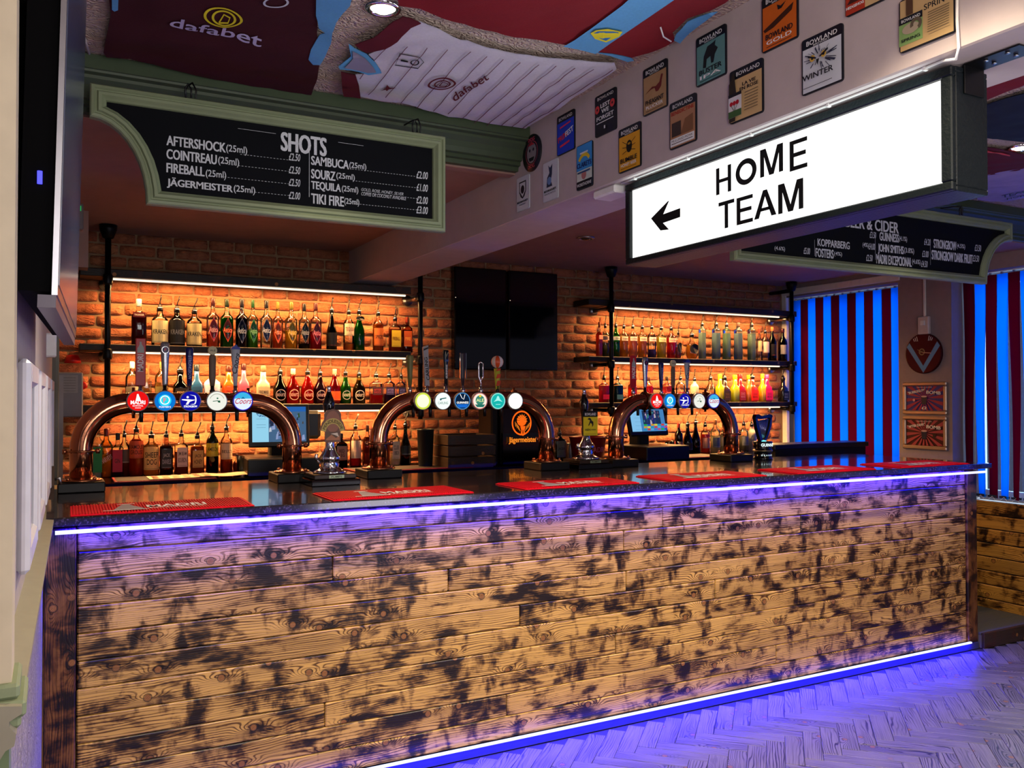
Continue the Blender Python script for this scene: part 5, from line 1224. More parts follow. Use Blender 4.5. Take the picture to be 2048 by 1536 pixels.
for s, xl, yt in (('£3.50', 1738, 463), ('£4.20', 1847, 477), ('£3.00', 1843, 501), ('£4.50', 1841, 521), ('£2.50', 1731, 509), ('£3.50', 1948, 489), ('£3.50', 1944, 510), ('£5.00', 1606, 495), ('£4.00', 1736, 486)): bt(cb, s, xl, xl + 13, yt, yt + 13, ox, oz, .01, .2)
for px, y0, y1 in ((1628, 480, 512), (1749, 470, 520), (1859, 478, 530)):
    a, b = at_y(px, y0, YB), at_y(px, y1, YB); cb.line([(a.x - ox, a.z - oz), (a.x - ox, b.z - oz)], .0012, M_CHALK)
cb.obj('chalk_rules', lambda u, v, o: (u, -.0034 - o, v), t2)['kind'] = 'stuff'

# ================================================================== LIT SIGN
sx0, sx1, sy0, sy1, sz0, sz1 = 1.790, 1.907, 1.245, 2.50, 1.965, 2.248
t = thing('light_box_sign', 'large black framed light box reading HOME TEAM with a left arrow', 'sign', (sx0, (sy0 + sy1) / 2, sz0)); oy = (sy0 + sy1) / 2; hl = (sy1 - sy0) / 2; hz = sz1 - sz0
fm = MB()
fm.box(.004, sx1 - sx0, -hl, hl, 0, .012, M_SIGNB, bev=.002); fm.box(.004, sx1 - sx0, -hl, hl, hz - .012, hz, M_SIGNB, bev=.002)
fm.box(.004, sx1 - sx0, -hl, -hl + .012, .012, hz - .012, M_SIGNB, bev=.002); fm.box(.004, sx1 - sx0, hl - .012, hl, .012, hz - .012, M_SIGNB, bev=.002)
fm.obj('case', t)
ff = MB(); w_ = .026
for a, b, c, d in ((-hl, hl, 0, w_ * .8), (-hl, hl, hz - w_ * .9, hz), (-hl, -hl + w_ * 1.1, w_ * .8, hz - w_ * .9), (hl - w_, hl, w_ * .8, hz - w_ * .9)): ff.box(-.012, .004, a, b, c, d, M_SIGNB, bev=.003)
ff.obj('front_frame', t)
MB().box(.006, .010, -hl + .02, hl - .02, .015, hz - .015, emis('fffffc', 1.45)).obj('lit_panel', t)
K = mat('06080a', .6)
def sp(px, py): p = at_x(px, py, sx0 + .005); return (-(p.y - oy), p.z - sz0)
q_ = .225
GL = {'H': [[(0, 0), (q_, 0), (q_, 1), (0, 1)], [(1 - q_, 0), (1, 0), (1, 1), (1 - q_, 1)], [(q_, .43), (1 - q_, .43), (1 - q_, .56), (q_, .56)]],
      'T': [[(.5 - q_ / 2, 0), (.5 + q_ / 2, 0), (.5 + q_ / 2, .86), (.5 - q_ / 2, .86)], [(0, .86), (1, .86), (1, 1), (0, 1)]],
      'E': [[(0, 0), (.24, 0), (.24, 1), (0, 1)], [(.24, 0), (1, 0), (1, .14), (.24, .14)], [(.24, .44), (.92, .44), (.92, .58), (.24, .58)], [(.24, .86), (1, .86), (1, 1), (.24, 1)]],
      'M': [[(0, 0), (.18, 0), (.18, .70), (.40, 0), (.60, 0), (.82, .70), (.82, 0), (1, 0), (1, 1), (.75, 1), (.5, .24), (.25, 1), (0, 1)]],
      'A': [[(0, 0), (.17, 0), (.26, .23), (.74, .23), (.83, 0), (1, 0), (.6, 1), (.4, 1)]]}
def letter(ch, xa, xb, yt, yb):
    a = sp(xa, yt); b = sp(xa, yb); e_ = sp(xb, 300); w = e_[0] - a[0]; h = a[1] - b[1]; c = Cv(.0005); c.step = 0; 
    if ch == 'O': c.ring(w / 2, h / 2, w / 2 * .60, w / 2, K, ry=h / w * 1.03)
    elif ch == 'A':
        c.poly([(0, 0), (.22 * w, 0), (.5 * w, .76 * h), (.78 * w, 0), (w, 0), (.59 * w, h), (.41 * w, h)], K); c.poly([(.24 * w, .24 * h), (.76 * w, .24 * h), (.71 * w, .36 * h), (.29 * w, .36 * h)], K)
    else:
        for pl in GL[ch]: c.poly([(u * w, v * h) for u, v in pl], K)
    c.obj('letter_' + ch.lower(), lambda u, v, o: (.0050, -u, v), t, (0, -a[0], b[1]))
for ch, xa, xb, yt, yb in (('H', 1432, 1462, 338, 391), ('O', 1471, 1513, 325, 375), ('M', 1520, 1566, 301, 356), ('E', 1579, 1614.5, 284, 344), ('T', 1437, 1468, 406, 460), ('E', 1473, 1505, 397, 451), ('A', 1508, 1552, 386, 440), ('M', 1556, 1606, 370, 429)): letter(ch, xa, xb, yt, yb)
ar = [(1302, 437), (1336, 402), (1338, 402), (1326.5, 428.5), (1360.5, 416), (1360.5, 434), (1326, 446), (1338, 459), (1321, 461)]
c = Cv(0); c.poly([sp(*q) for q in ar], K)
c.obj('arrow', lambda u, v, o: (.0050, -u, v), t)
br = MB(); br.box(.03, .10, -hl - .004, -hl, hz - .06, hz + .008, M_BLK, bev=.001); br.box(.03, .10, -hl - .13, -hl, hz + .004, hz + .008, M_BLK, bev=.001)
for k in range(4): br.lathe([(.006, 0), (.004, .003)], (.045 + .03 * (k % 2), -hl - .004 - .04 - .05 * (k // 2), hz + .001), 8, M_STEEL)
br.obj('mounting_bracket', t)
area('sign_glow', (sx0 - .03, oy, (sz0 + sz1) / 2), (sx0 - 1, oy, (sz0 + sz1) / 2), 1.15, .2, (.86, 1, .98), 2.2)
area('sign_glow', (sx0 - .02, oy, sz1 - .02), (sx0 - .02, oy, sz1 + 1), .03, 1.15, (.80, 1, .96), .35)
# cable feeding the sign
cp = [(BX0 - .006, 1.00, ZC - .01), (BX0 - .006, 1.17, 2.40), (BX0 - .006, 1.20, 2.29), (BX0 - .006, 1.215, 2.268), (BX0 + .02, 1.245, BZ - .005)]
pA = [at_x(*q, BX0 - .006) for q in ((1914, -6), (1914, 40), (1917, 95), (1912, 118))]
pts = [tuple(p) for p in pA] + [(BX0 + .02, pA[-1].y + .05, BZ - .0035), (BX0 + .025, sy0 + .1, BZ - .0035), (BX0 + .025, sy1, BZ - .0035)]
t = thing('white_cable', 'white cable with clips running down the beam to the lit sign', 'cable', (0, 0, 0)); MB().tube(pts, .0032, 8, M_WHITE).obj('cable_run', t)
for k in range(5): MB().box(BX0 + .019, BX0 + .031, sy0 + .05 + k * .28, sy0 + .058 + k * .28, BZ - .009, BZ, M_WHITE, bev=.001).obj('cable_clip', t)
tag(MB().box(BX0 + .01, BX0 + .09, 2.52, 2.66, BZ - .03, BZ, M_WHITE, bev=.006).obj('junction_box'), 'small white junction box under the beam left of the lit sign', 'junction box')

# ================================================================== PUMP CLIPS ON THE BEAM
GB = 'beer badges stuck along the beam'
def badge(label, TL, TR, BR, BL, fn, col='14161e', rad=.008):
    q = [at_x(px, py, BX0) for px, py in (TL, TR, BR, BL)]
    y0 = (q[0].y + q[3].y) / 2; y1 = (q[1].y + q[2].y) / 2; z1 = (q[0].z + q[1].z) / 2; z0 = (q[2].z + q[3].z) / 2
    w_, h_ = (y0 - y1) / 2, (z1 - z0) / 2; cy, cz = (y0 + y1) / 2, (z0 + z1) / 2
    if cz + h_ > ZC: cz = ZC - h_ - .002
    t = thing('beer_badge', label, 'badge', (BX0, cy, cz), 0, GB)
    r = .007; P = []
    for sx, sy, a0 in ((1, 1, 0), (-1, 1, 90), (-1, -1, 180), (1, -1, 270)):
        for a in (0, 45, 90): P.append((sx * (w_ - r) + r * math.cos(R(a0 + a)), sy * (h_ - r) + r * math.sin(R(a0 + a))))
    MB().prism(P, lambda u, v, d: (-d, -u, v), 0, .005, mat(col, .35)).obj('backing_plate', t)
    c = Cv(.0003); fn(c, w_, h_); c.obj('printed_face', lambda u, v, o: (-.005 - o, -u, v), t)
    return t
q8 = lambda zx, zy: (1000 + zx / 2.926, zy / 2.926)
q15 = lambda zx, zy: (1500 + zx / 3.737, zy / 3.737)
WH = mat('e4e4e4', .5); DK = mat('14161e', .5)
def std(bg, title, sub='', art=None, tcol='14161e', scol='e8e8e8', head='BOWLAND'):
    def fn(c, w, h):
        c.rect(-w + .004, -h + .004, w - .004, h * .62, mat(bg, .5)).text(head, 0, h * .80, w * 1.5, h * .17, WH, .01).text('BREWERY', 0, h * .67, w * .8, h * .06, WH)
        if art: art(c, w, h)
        c.text(title, 0, -h * .50, w * 1.5, h * .20, mat(tcol, .5), .03)
        if sub: c.text(sub, 0, -h * .72, w * 1.4, h * .14, mat(scol, .5), .01)
        c.line([(-w * .7, -h * .87), (w * .7, -h * .87)], .0015, mat(tcol, .5))
    return fn
def art_bull(c, w, h): c.poly([(-w * .5, -h * .35), (-w * .45, h * .1), (-w * .2, h * .45), (w * .2, h * .5), (w * .35, h * .55), (w * .3, h * .35), (w * .5, h * .2), (w * .3, h * .0), (w * .2, -h * .3), (w * .05, -h * .3), (0, -.0), (-w * .25, -h * .05), (-w * .3, -h * .38)], mat('161c20', .5))
def art_pheas(c, w, h): c.poly([(-w * .8, -h * .1), (-w * .2, h * .1), (w * .1, h * .05), (w * .4, h * .15), (w * .55, h * .45), (w * .7, h * .42), (w * .6, h * .2), (w * .55, -h * .05), (w * .3, -h * .2), (w * .1, -h * .18), (0, 0), (-w * .3, 0)], mat('6a1f1c', .5))
def art_bee(c, w, h):
    c.circ(0, h * .08, w * .26, mat('161208', .5), 16, h * .28).circ(0, h * .2, w * .14, mat('b8860c', .5), 12, h * .05)
    for s in (-1, 1):
        for k in range(3): c.line([(s * w * .2, h * (.2 - k * .15)), (s * w * .6, h * (.38 - k * .28))], .0018, DK)
def art_field(c, w, h): c.poly([(-w * .9, -h * .2), (w * .8, h * .3), (w * .7, h * .05), (-w * .3, -h * .25), (-w * .8, -h * .3)], mat('3c2014', .5)).poly([(-w * .1, h * .5), (w * .1, h * .4), (w * .4, h * .48), (w * .15, h * .3), (-w * .05, h * .3)], DK)
def art_owl(c, w, h):
    rnd = random.Random(4)
    for k in range(40):
        a = rnd.uniform(0, 6.28); r0 = rnd.uniform(.25, .5); r1 = r0 + rnd.uniform(.15, .5)
        c.line([(w * r0 * math.cos(a), h * .1 + h * .5 * r0 * math.sin(a)), (w * r1 * math.cos(a), h * .1 + h * .55 * r1 * math.sin(a))], rnd.uniform(.001, .003), mat('2c3048', .5))
    for s in (-1, 1): c.circ(s * w * .28, h * .12, w * .13, mat('c8a040', .5), 14).circ(s * w * .28, h * .12, w * .06, DK, 10).poly([(s * w * .08, h * .1), (s * w * .5, h * .28), (s * w * .5, h * .2), (s * w * .1, h * .05)], DK)
    c.poly([(-w * .08, h * .02), (w * .08, h * .02), (0, -h * .2)], DK)
def f_prin(c, w, h): c.rect(-w + .003, -h + .003, w - .003, h * .62, mat('1c3cc0', .5)).text('BOWLAND', 0, h * .8, w * 1.5, h * .16, WH).text('PRIN', -w * .35, -h * .15, w * 1.0, h * .28, mat('d83020', .5), .05, 12).text('FEST', w * .45, -h * .02, w * .9, h * .28, WH, .04, 12).line([(-w * .6, h * .35), (w * .6, h * .45)], .006, mat('d83050', .5)).line([(-w * .6, -h * .6), (w * .5, -h * .5)], .008, mat('d83050', .5))
def f_lest(c, w, h):
    c.text('BOWLAND', 0, h * .82, w * 1.5, h * .15, WH).text('LEST', 0, h * .42, w * .9, h * .2, WH, .05).text('WE', 0, h * .14, w * .7, h * .2, WH, .05).text('FORGET', 0, -h * .16, w * 1.6, h * .2, WH, .05).line([(-w * .8, -h * .38), (w * .8, -h * .38)], .003, WH)
    for s in (-1, 1): c.circ(s * w * .72, h * .3, w * .22, mat('c83c3c', .5), 14).circ(s * w * .72, h * .3, w * .07, DK, 8)
    c.rect(-w * .06, -h * .75, w * .06, -h * .6, WH)
def f_bened(c, w, h): c.rect(-w + .004, -h + .004, w - .004, h * .62, mat('a87858', .5)).text('BOWLAND', 0, h * .80, w * 1.5, h * .17, WH).text('BENEDICTINE', 0, h * .5, w * 1.7, h * .16, mat('a02820', .5), .03).rect(-w * .8, -h * .5, -w * .1, h * .1, mat('40302c', .5)).poly([(-w * .1, -h * .5), (w * .2, h * .1), (w * .8, h * .2), (w * .8, -h * .5)], mat('7c5438', .5)).rect(-w * .9, -h * .9, w * .9, -h * .58, WH).text('MULLERED MONK', 0, -h * .68, w * 1.6, h * .1, DK).line([(-w * .8, -h * .8), (w * .8, -h * .8)], .002, DK)
def f_clar(c, w, h): c.rect(-w + .002, -h + .002, w - .002, h - .002, mat('3c90d8', .5)).rect(-w + .002, -h + .002, w - .002, -h * .15, mat('c8d0c8', .5)).rect(-w + .002, -h + .002, w - .002, -h * .62, DK).ring(0, h * .05, w * .6, w * .85, mat('e0c030', .5), 30, 150, 16).text('CLARETS', 0, h * .08, w * 1.8, h * .22, mat('1c2c6c', .5), .06).text('WORSTHORNE', 0, -h * .8, w * 1.8, h * .14, WH, .02).line([(-w * .5, h * .6), (w * .5, h * .6)], .006, WH).circ(0, -h * .4, w * .3, mat('b07070', .5), 14).line([(-w * .8, -h * .25), (w * .8, -h * .25)], .006, mat('284878', .5))
def f_witch(c, w, h): c.rect(-w + .002, -h + .002, w - .002, h - .002, mat('c8ccd4', .5)).poly([(-w * .5, -h * .3), (-w * .4, h * .2), (-w * .1, h * .4), (-w * .25, h * .8), (0, h * .65), (w * .3, h * .8), (w * .25, h * .3), (w * .1, h * .0), (w * .3, -h * .3)], mat('2c3450', .5)).circ(-w * .1, 0, w * .28, mat('6c8cc0', .5), 12).text("MOORHOUSE'S", 0, -h * .48, w * 1.6, h * .12, DK, .04).text('WHITE WITCH', 0, -h * .64, w * 1.5, h * .08, DK)
def f_moor(c, w, h): c.rect(-w + .002, -h + .002, w - .002, h - .002, mat('c8ccd4', .5)).poly([(-w * .55, h * .7), (w * .55, h * .7), (w * .55, h * .1), (w * .3, -h * .2), (0, -h * .32), (-w * .3, -h * .2), (-w * .55, h * .1)], DK).poly([(-w * .44, h * .62), (w * .44, h * .62), (w * .44, h * .12), (0, -h * .22), (-w * .44, h * .12)], mat('c8ccd4', .5)).circ(0, h * .22, w * .28, DK, 14, h * .25).text("MOORHOUSE'S", 0, -h * .48, w * 1.7, h * .12, DK, .05).text('PREMIER', 0, -h * .65, w * 1.0, h * .07, DK)
badge('dark blue badge with red and white festival lettering, top row, near the cornice', q8(335, 690), q8(440, 638), q8(445, 870), q8(345, 915), f_prin)
badge('black badge with two red poppies and white lettering', q8(563, 570), q8(683, 510), q8(690, 755), q8(563, 808), f_lest)
badge('tan badge with a running pheasant', q8(843, 405), q8(985, 348), q8(985, 630), q8(845, 678), std('a8845c', 'PHEASANT', 'PLUCKER', art_pheas))
badge('amber badge with a black bumblebee', q8(697, 765), q8(828, 710), q8(832, 970), q8(705, 1018), std('d89a20', 'BUMBLE', 'HONEY BEER', art_bee))
badge('brown pictorial badge with red gothic title and white foot', q8(995, 610), q8(1152, 545), q8(1158, 820), q8(1005, 882), f_bened)
badge('sky blue badge with navy lettering and black foot', q8(450, 862), q8(545, 822), q8(550, 1085), q8(460, 1118), f_clar)
badge('pale badge with a hooded blue figure', q8(258, 955), q8(340, 930), q8(348, 1155), q8(258, 1190), f_witch, 'b0b4bc')
badge('pale badge with a dark shield, leftmost and lowest on the beam', q8(107, 1040), q8(180, 1020), q8(172, 1225), q8(100, 1240), f_moor, 'b0b4bc')
badge('teal badge with a black bull', q8(1145, 235), q8(1325, 140), q8(1335, 430), q8(1165, 512), std('5c8a88', 'BUSTER', 'IPA', art_bull))
badge('orange badge with dark fields and a bird', q8(1530, -20), q8(1745, -90), q8(1755, 210), q8(1550, 320), std('c8601c', 'BOWLAND', 'GOLD', art_field))
badge('white badge with an ink splashed owl face', q8(1768, 245), q8(2010, 135), q8(2018, 465), q8(1780, 570), std('c4c8d0', 'WINTER', '', art_owl))
def f_rose(c, w, h):
    c.rect(-w + .004, -h + .004, w - .004, h * .62, mat('c0a070', .5)).text('BOWLAND', w * .12, h * .80, w * 1.4, h * .15, WH).text('LA VIE', w * .2, h * .34, w * .8, h * .13, DK, .03).text('EN ROSE', w * .2, h * .17, w * 1.1, h * .13, DK, .03)
    for k in range(7): c.line([(-w * .05, -h * (.02 + k * .11)), (w * .75, -h * (.02 + k * .11))], .0022, mat('6a5840', .5))
    c.poly([(-w * .98, -h * .95), (-w * .98, h * .5), (-w * .85, h * .6), (-w * .78, h * .85), (-w * .62, h * .85), (-w * .6, h * .55), (-w * .5, -h * .1), (-w * .6, -h * .95)], mat('2c241c', .5))
    c.rect(-w * 1.0, -h * .8, -w * .2, -h * .02, mat('d0ccd0', .5)).rect(-w * 1.0, -h * .02, -w * .2, h * .1, DK).rect(-w, -h * .8, -w * .2, -h * .55, mat('3c5c34', .5))
    for k in range(3): c.circ(-w * (.82 - k * .2), -h * .28, w * .10, mat('a81828', .5), 10).line([(-w * (.82 - k * .2), -h * .35), (-w * .6, -h * .62)], .0015, mat('3c5c34', .5))
badge('beige menu badge with roses and a monk figure', (1462, 140), (1527, 121), (1530, 224), (1462, 250), f_rose, '14161e')
def f_hedge(c, w, h): c.rect(-w * .98, -h + .003, -w * .1, h, mat('a83420', .5)).rect(-w * .1, -h + .003, w - .003, h, mat('c0a070', .5)).text('HEDGEHOG', -w * .55, -h * .3, w * .8, h * .24, WH, .03).line([(0, 0), (w * .8, 0)], .003, mat('6a5840', .5)).poly([(-w * .9, 0), (-w * .7, h * .5), (-w * .3, h * .5), (-w * .15, 0)], mat('3c1c18', .5))
badge('red hedgehog badge on a beige card, cut by the top of the view', q15(712, -60), q15(1060, -160), q15(1062, -5), q15(735, 115), f_hedge)
def f_spring(c, w, h):
    c.rect(-w + .003, -h + .003, w - .003, h - .003, mat('b89868', .5)).text('SPRING', w * .4, h * .35, w * .95, h * .22, DK, .02).rect(-w, -h * .75, -w * .12, h * .05, mat('7c9c5c', .5)).rect(-w, h * .05, -w * .12, h * .3, DK).text('BOWLAND', -w * .55, h * .17, w * .7, h * .11, WH)
    c.circ(-w * .55, -h * .2, w * .32, mat('a89880', .5), 16, h * .2).ring(-w * .35, -h * .12, w * .1, w * .22, mat('5c5040', .5), -60, 200, 12).text('SPRING', -w * .55, -h * .58, w * .7, h * .11, DK, .03).rect(-w * .7, h * .3, -w * .45, h, mat('4c3424', .5))
    for k in range(9): c.line([(w * .1, h * (.08 - k * .09)), (w * .85, h * (.10 - k * .09))], .002, mat('6a5840', .5))
badge('green badge with a ram on a tall beige card beside the white cable', q15(1122, -10), q15(1545, -150), q15(1538, 250), q15(1130, 400), f_spring)
p = at_x(1065.6, 306, BX0); pt = at_x(1065.6, 269, BX0); r_ = pt.z - p.z
t = thing('beer_badge', 'round black badge with a bulldog, beside the green cornice', 'badge', (BX0, p.y, p.z), 0, GB)
MB().cyl((0, 0, 0), (-.005, 0, 0), r_, 32, mat('14161e', .35)).obj('backing_plate', t)
c = Cv(.0003).ring(0, 0, r_ * .60, r_ * .66, mat('8c3c50', .5)).circ(0, 0, r_ * .5, mat('8a8488', .5), 20, r_ * .55).circ(-r_ * .2, r_ * .15, r_ * .09, DK, 8).circ(r_ * .2, r_ * .15, r_ * .09, DK, 8).poly([(-r_ * .3, -r_ * .25), (r_ * .3, -r_ * .25), (r_ * .2, -r_ * .45), (-r_ * .2, -r_ * .45)], DK).poly([(-r_ * .35, r_ * .4), (r_ * .35, r_ * .4), (0, r_ * .6)], mat('a82838', .5)).text('DOG', 0, r_ * .72, r_ * .7, r_ * .18, mat('c8485c', .5), .03).text('DOG', 0, -r_ * .74, r_ * .7, r_ * .18, mat('c8485c', .5), .03)
c.obj('printed_face', lambda u, v, o: (-.005 - o, -u, v), t)

# ================================================================== SHIRTS PINNED TO THE CEILING
def sag(x, y, amp): return ZC - .012 - amp * (.55 + .45 * noise.noise(Vector((x * 5, y * 5, 1.7)))) - .006 * noise.noise(Vector((x * 16 + y * 5, y * 9, .3)))
def cloth(name, parent, pxs, m, amp=.012, off=0.0, step=.03):
    P = [at_z(px, py, ZC - .012) for px, py in pxs]; Q = []
    for i in range(len(P)):
        a, b = P[i], P[(i + 1) % len(P)]; n_ = max(1, int((b - a).length / step))
        Q += [(a.lerp(b, k / n_).x, a.lerp(b, k / n_).y) for k in range(n_)]
    x0, x1 = min(q[0] for q in Q), max(q[0] for q in Q); y0, y1 = min(q[1] for q in Q), max(q[1] for q in Q)
    pts = [Vector(q) for q in Q]; nE = len(pts); i = 0
    yy = y0 + step / 2
    while yy < y1:
        xx = x0 + step / 2
        while xx < x1:
            pts.append(Vector((xx, yy))); xx += step
        yy += step
    r = delaunay_2d_cdt(pts, [(k, (k + 1) % nE) for k in range(nE)], [list(range(nE))], 1, 1e-5)
    vs = [(v.x, v.y, sag(v.x, v.y, amp) - off) for v in r[0]]
    fs = [tuple(f) for f in r[2]]; n_ = len(vs)
    allv = vs + [(a, b, c_ + .002) for a, b, c_ in vs]; f2 = fs + [tuple(n_ + k for k in f[::-1]) for f in fs]
    return MB().add(allv, f2, m, True).obj(name, parent, recalc=False)
def on_cloth(amp, o2=.0035, base=None):
    """canvas given in photo-like pixel pairs of the real ceiling plane"""
    def fn(u, v, o): p = at_z(u, v, ZC - .012); return (p.x, p.y, sag(p.x, p.y, amp) - o2 - o)
    return fn
Z3 = lambda zx, zy: (600 + zx / 2.926, zy / 2.926)
# 1: claret shirt, left
M_SKY = mat('5c9cd0', .8, bump=.15, bs=300, name='sky_cloth'); M_WHC = mat('cfcbd8', .8, bump=.1, bs=300, name='white_cloth'); M_NAVY = mat('0c1024', .8, name='navy_cloth')
t = thing('football_shirt', 'claret football shirt with a yellow ring emblem pinned to the ceiling above the chalkboard', 'football shirt', (0, 0, 0), 0, 'football shirts pinned to the ceiling')
cloth('shirt_body', t, [(160, -420), (222, 20), (207, 97), (213, 106), (260, 112), (330, 128), (430, 150), (540, 170), (605, 180), (622, 186), (629, 165), (635, 150), (640, 110), (634, 62), (636, 20), (600, -420)], mat('3c0a18', .85, bump=.2, bs=300, name='claret_cloth'), .02)
cloth('sleeve', t, [(634, -160), (632, 20), (638, 45), (652, 56), (664, 56), (672, 34), (700, 0), (730, -120)], M_SKY, .024, .004)
cloth('sleeve_cuff', t, [(617, 110), (622, 90), (640, 62), (652, 56), (665, 56), (662, 80), (650, 104), (640, 119), (626, 119)], M_SKY, .016, .005)
cloth('sleeve', t, [(222, -160), (224, 10), (229, 14), (236, 12), (242, -160)], M_SKY, .02, .004)
YL = mat('e0d028', .7); LW_ = mat('c0b8dc', .7)
c = Cv(.0004)
def ringpx(c, cx, cy, rx, ry, wd, m, rot=0, a0=0, a1=360):
    vs = []; fs = []; n_ = 36
    for k in range(n_ + 1):
        a = R(a0 + (a1 - a0) * k / n_); ca_, sa_ = math.cos(a), math.sin(a); rr_ = R(rot)
        for s in (1, 1 - wd): x_, y_ = rx * s * ca_, ry * s * sa_; vs.append((cx + x_ * math.cos(rr_) - y_ * math.sin(rr_), cy + x_ * math.sin(rr_) + y_ * math.cos(rr_)))
        if k: fs.append((2 * k - 2, 2 * k - 1, 2 * k + 1, 2 * k))
    c._a(vs, fs, m); return c
ringpx(c, 446.5, 24.5, 40, 18, .14, YL, 12); ringpx(c, 448, 25, 25, 14, .2, YL, 12)
c.line([(438, 32), (448, 18), (460, 24), (456, 33), (438, 32)], 3, YL)
def txpx(c, s, A, B, h, m, bold=.04):
    """text from pixel A to pixel B (baseline), glyphs h px tall on the left of travel"""
    A, B = Vector(A), Vector(B); d = B - A; L = d.length; d /= L; up = Vector((d.y, -d.x)); vs, fs = textmesh(s, min(bold, .012), 0)
    c._a([tuple(A + d * (x * L) + up * (y * h)) for x, y in vs], fs, m); return c
c.obj('ring_emblem', on_cloth(.02), t); c = Cv(.0004)
txpx(c, 'dafabet', (338, 43), (522, 82), 22, LW_, .06)
c.obj('shirt_lettering', on_cloth(.02), t); c = Cv(.0004)
ringpx(c, 552, -4, 26, 11, .18, mat('c8ccd8', .7))
c.obj('shirt_print', on_cloth(.02), t)
# 2: white striped shirt
t = thing('football_shirt', 'white football shirt with thin claret stripes pinned to the ceiling beside the beam', 'football shirt', (0, 0, 0), 0, 'football shirts pinned to the ceiling')
body = [(640, 140), (700, 115), (800, 150), (940, 215), (980, 222), (1200, 290), (1400, 320), (1640, 340), (1840, 350), (1852, 385), (1800, 430), (1560, 590), (1320, 742), (1290, 737), (1100, 705), (870, 665), (680, 610), (590, 590), (480, 585), (350, 560), (345, 480), (325, 425), (380, 420), (475, 400), (430, 340), (400, 310), (500, 255), (570, 215)]
cloth('shirt_body', t, [Z3(*q) for q in body], M_WHC, .016)
MD = mat('5c1424', .8, name='claret_trim')
cloth('sleeve_band', t, [Z3(*q) for q in [(600, 75), (650, 90), (710, 115), (650, 140), (570, 215), (500, 255), (390, 290), (320, 240), (430, 190), (540, 110), (590, 85)]], MD, .02, .004)
cloth('sleeve_band', t, [Z3(*q) for q in [(240, 395), (325, 420), (345, 480), (355, 562), (255, 545), (245, 470)]], MD, .02, .004)
cloth('collar', t, [Z3(*q) for q in [(285, 238), (390, 300), (440, 350), (478, 402), (400, 418), (300, 392), (232, 378), (225, 358), (300, 310)]], mat('60a8d8', .8), .018, .004)
cloth('collar_inner', t, [Z3(*q) for q in [(308, 268), (380, 318), (430, 372), (445, 396), (395, 402), (300, 378), (262, 362), (310, 318)]], mat('8c88a0', .8), .018, .008)
c = Cv(.0004); ST = mat('6a3c50', .8)
for a, b in (((500, 260), (350, 440)), ((630, 245), (400, 540)), ((745, 255), (500, 555)), ((865, 265), (590, 585)), ((1000, 270), (685, 610)), ((1095, 300), (780, 625)), ((1190, 322), (865, 640)), ((1290, 340), (945, 675)), ((1400, 350), (1020, 695)), ((1500, 360), (1095, 705)), ((1610, 370), (1175, 710)), ((1720, 372), (1240, 715)), ((1830, 372), (1300, 730))):
    c.line([Z3(*a), Z3(*b)], 1.4, ST, 14)
def rot_ell(cx, cy, rx, ry, m, wd): ringpx(c, *Z3(cx, cy), rx / 2.926, ry / 2.926, wd, m, -6)
rot_ell(830, 465, 84, 40, MD, .16); rot_ell(833, 466, 50, 28, MD, .2); c.line([Z3(815, 480), Z3(835, 448), Z3(868, 460), Z3(852, 482), Z3(815, 480)], 2, MD)
c.obj('stripes_and_rings', on_cloth(.016), t)['kind'] = 'stuff'; c = Cv(.0004)
txpx(c, 'dafabet', Z3(905, 572), Z3(1108, 440), 14, MD, .05)
c.obj('shirt_lettering', on_cloth(.016, .0045), t); c = Cv(.0004)
c.line([Z3(585, 292), Z3(700, 308), Z3(724, 345), Z3(690, 378), Z3(558, 360), Z3(585, 292)], 1.6, DK); ringpx(c, *Z3(672, 345), 9, 6, .3, DK); c.line([Z3(590, 330), Z3(632, 338)], 4, DK)
c.poly([Z3(*q) for q in [(470, 505), (500, 490), (510, 470), (525, 488), (565, 492), (520, 500), (508, 512), (500, 500)]], MD)
c.obj('shirt_print', on_cloth(.016), t)
# 3: claret and sky shirt
t = thing('football_shirt', 'claret football shirt with a sky blue diagonal band pinned at the top centre', 'football shirt', (0, 0, 0), 0, 'football shirts pinned to the ceiling')
cloth('shirt_body', t, [(770, -120), (797, 2), (797, 7), (840, 15), (907, 38), (1010, 65), (1126, 85), (1191, 99), (1262, 110), (1300, 100), (1350, 77), (1345, 60), (1375, 35), (1420, 15), (1450, 0), (1560, -80)], mat('7c1420', .85, bump=.2, bs=300, name='claret_cloth_bright'), .014)
cloth('hem', t, [(1188, 98), (1262, 109), (1268, 114), (1255, 116)], M_SKY, .012, .004)
cloth('sleeve', t, [(1352, 62), (1375, 38), (1415, 18), (1436, 14), (1400, 42), (1360, 78), (1348, 74)], M_SKY, .016, .004)
c = Cv(.0004); c._a([(1126.5, 85.5), (1150, 72), (1185, 45), (1243, 0), (1290, -40), (1390, -40), (1335, 0), (1280, 38), (1225, 76), (1191, 99), (1160, 92)], [tuple(range(11))], M_SKY)
c.obj('sky_band', on_cloth(.014, .006), t)
c = Cv(.0004); c.poly([(1181, 55), (1192, 47), (1215, 45), (1245, 52), (1238, 60), (1212, 72), (1190, 66)], YL).poly([(1186, 56), (1195, 50), (1214, 48), (1238, 53), (1212, 68), (1193, 63)], mat('2c6cb0', .7)).circ(1204, 58, 9, YL, 14, 6); c.obj('crest', on_cloth(.014, .012), t); c = Cv(.0004); c.line([(1321, 44), (1327, 60), (1343, 72)], 3, WH)
c.obj('shirt_print', on_cloth(.014, .012), t)
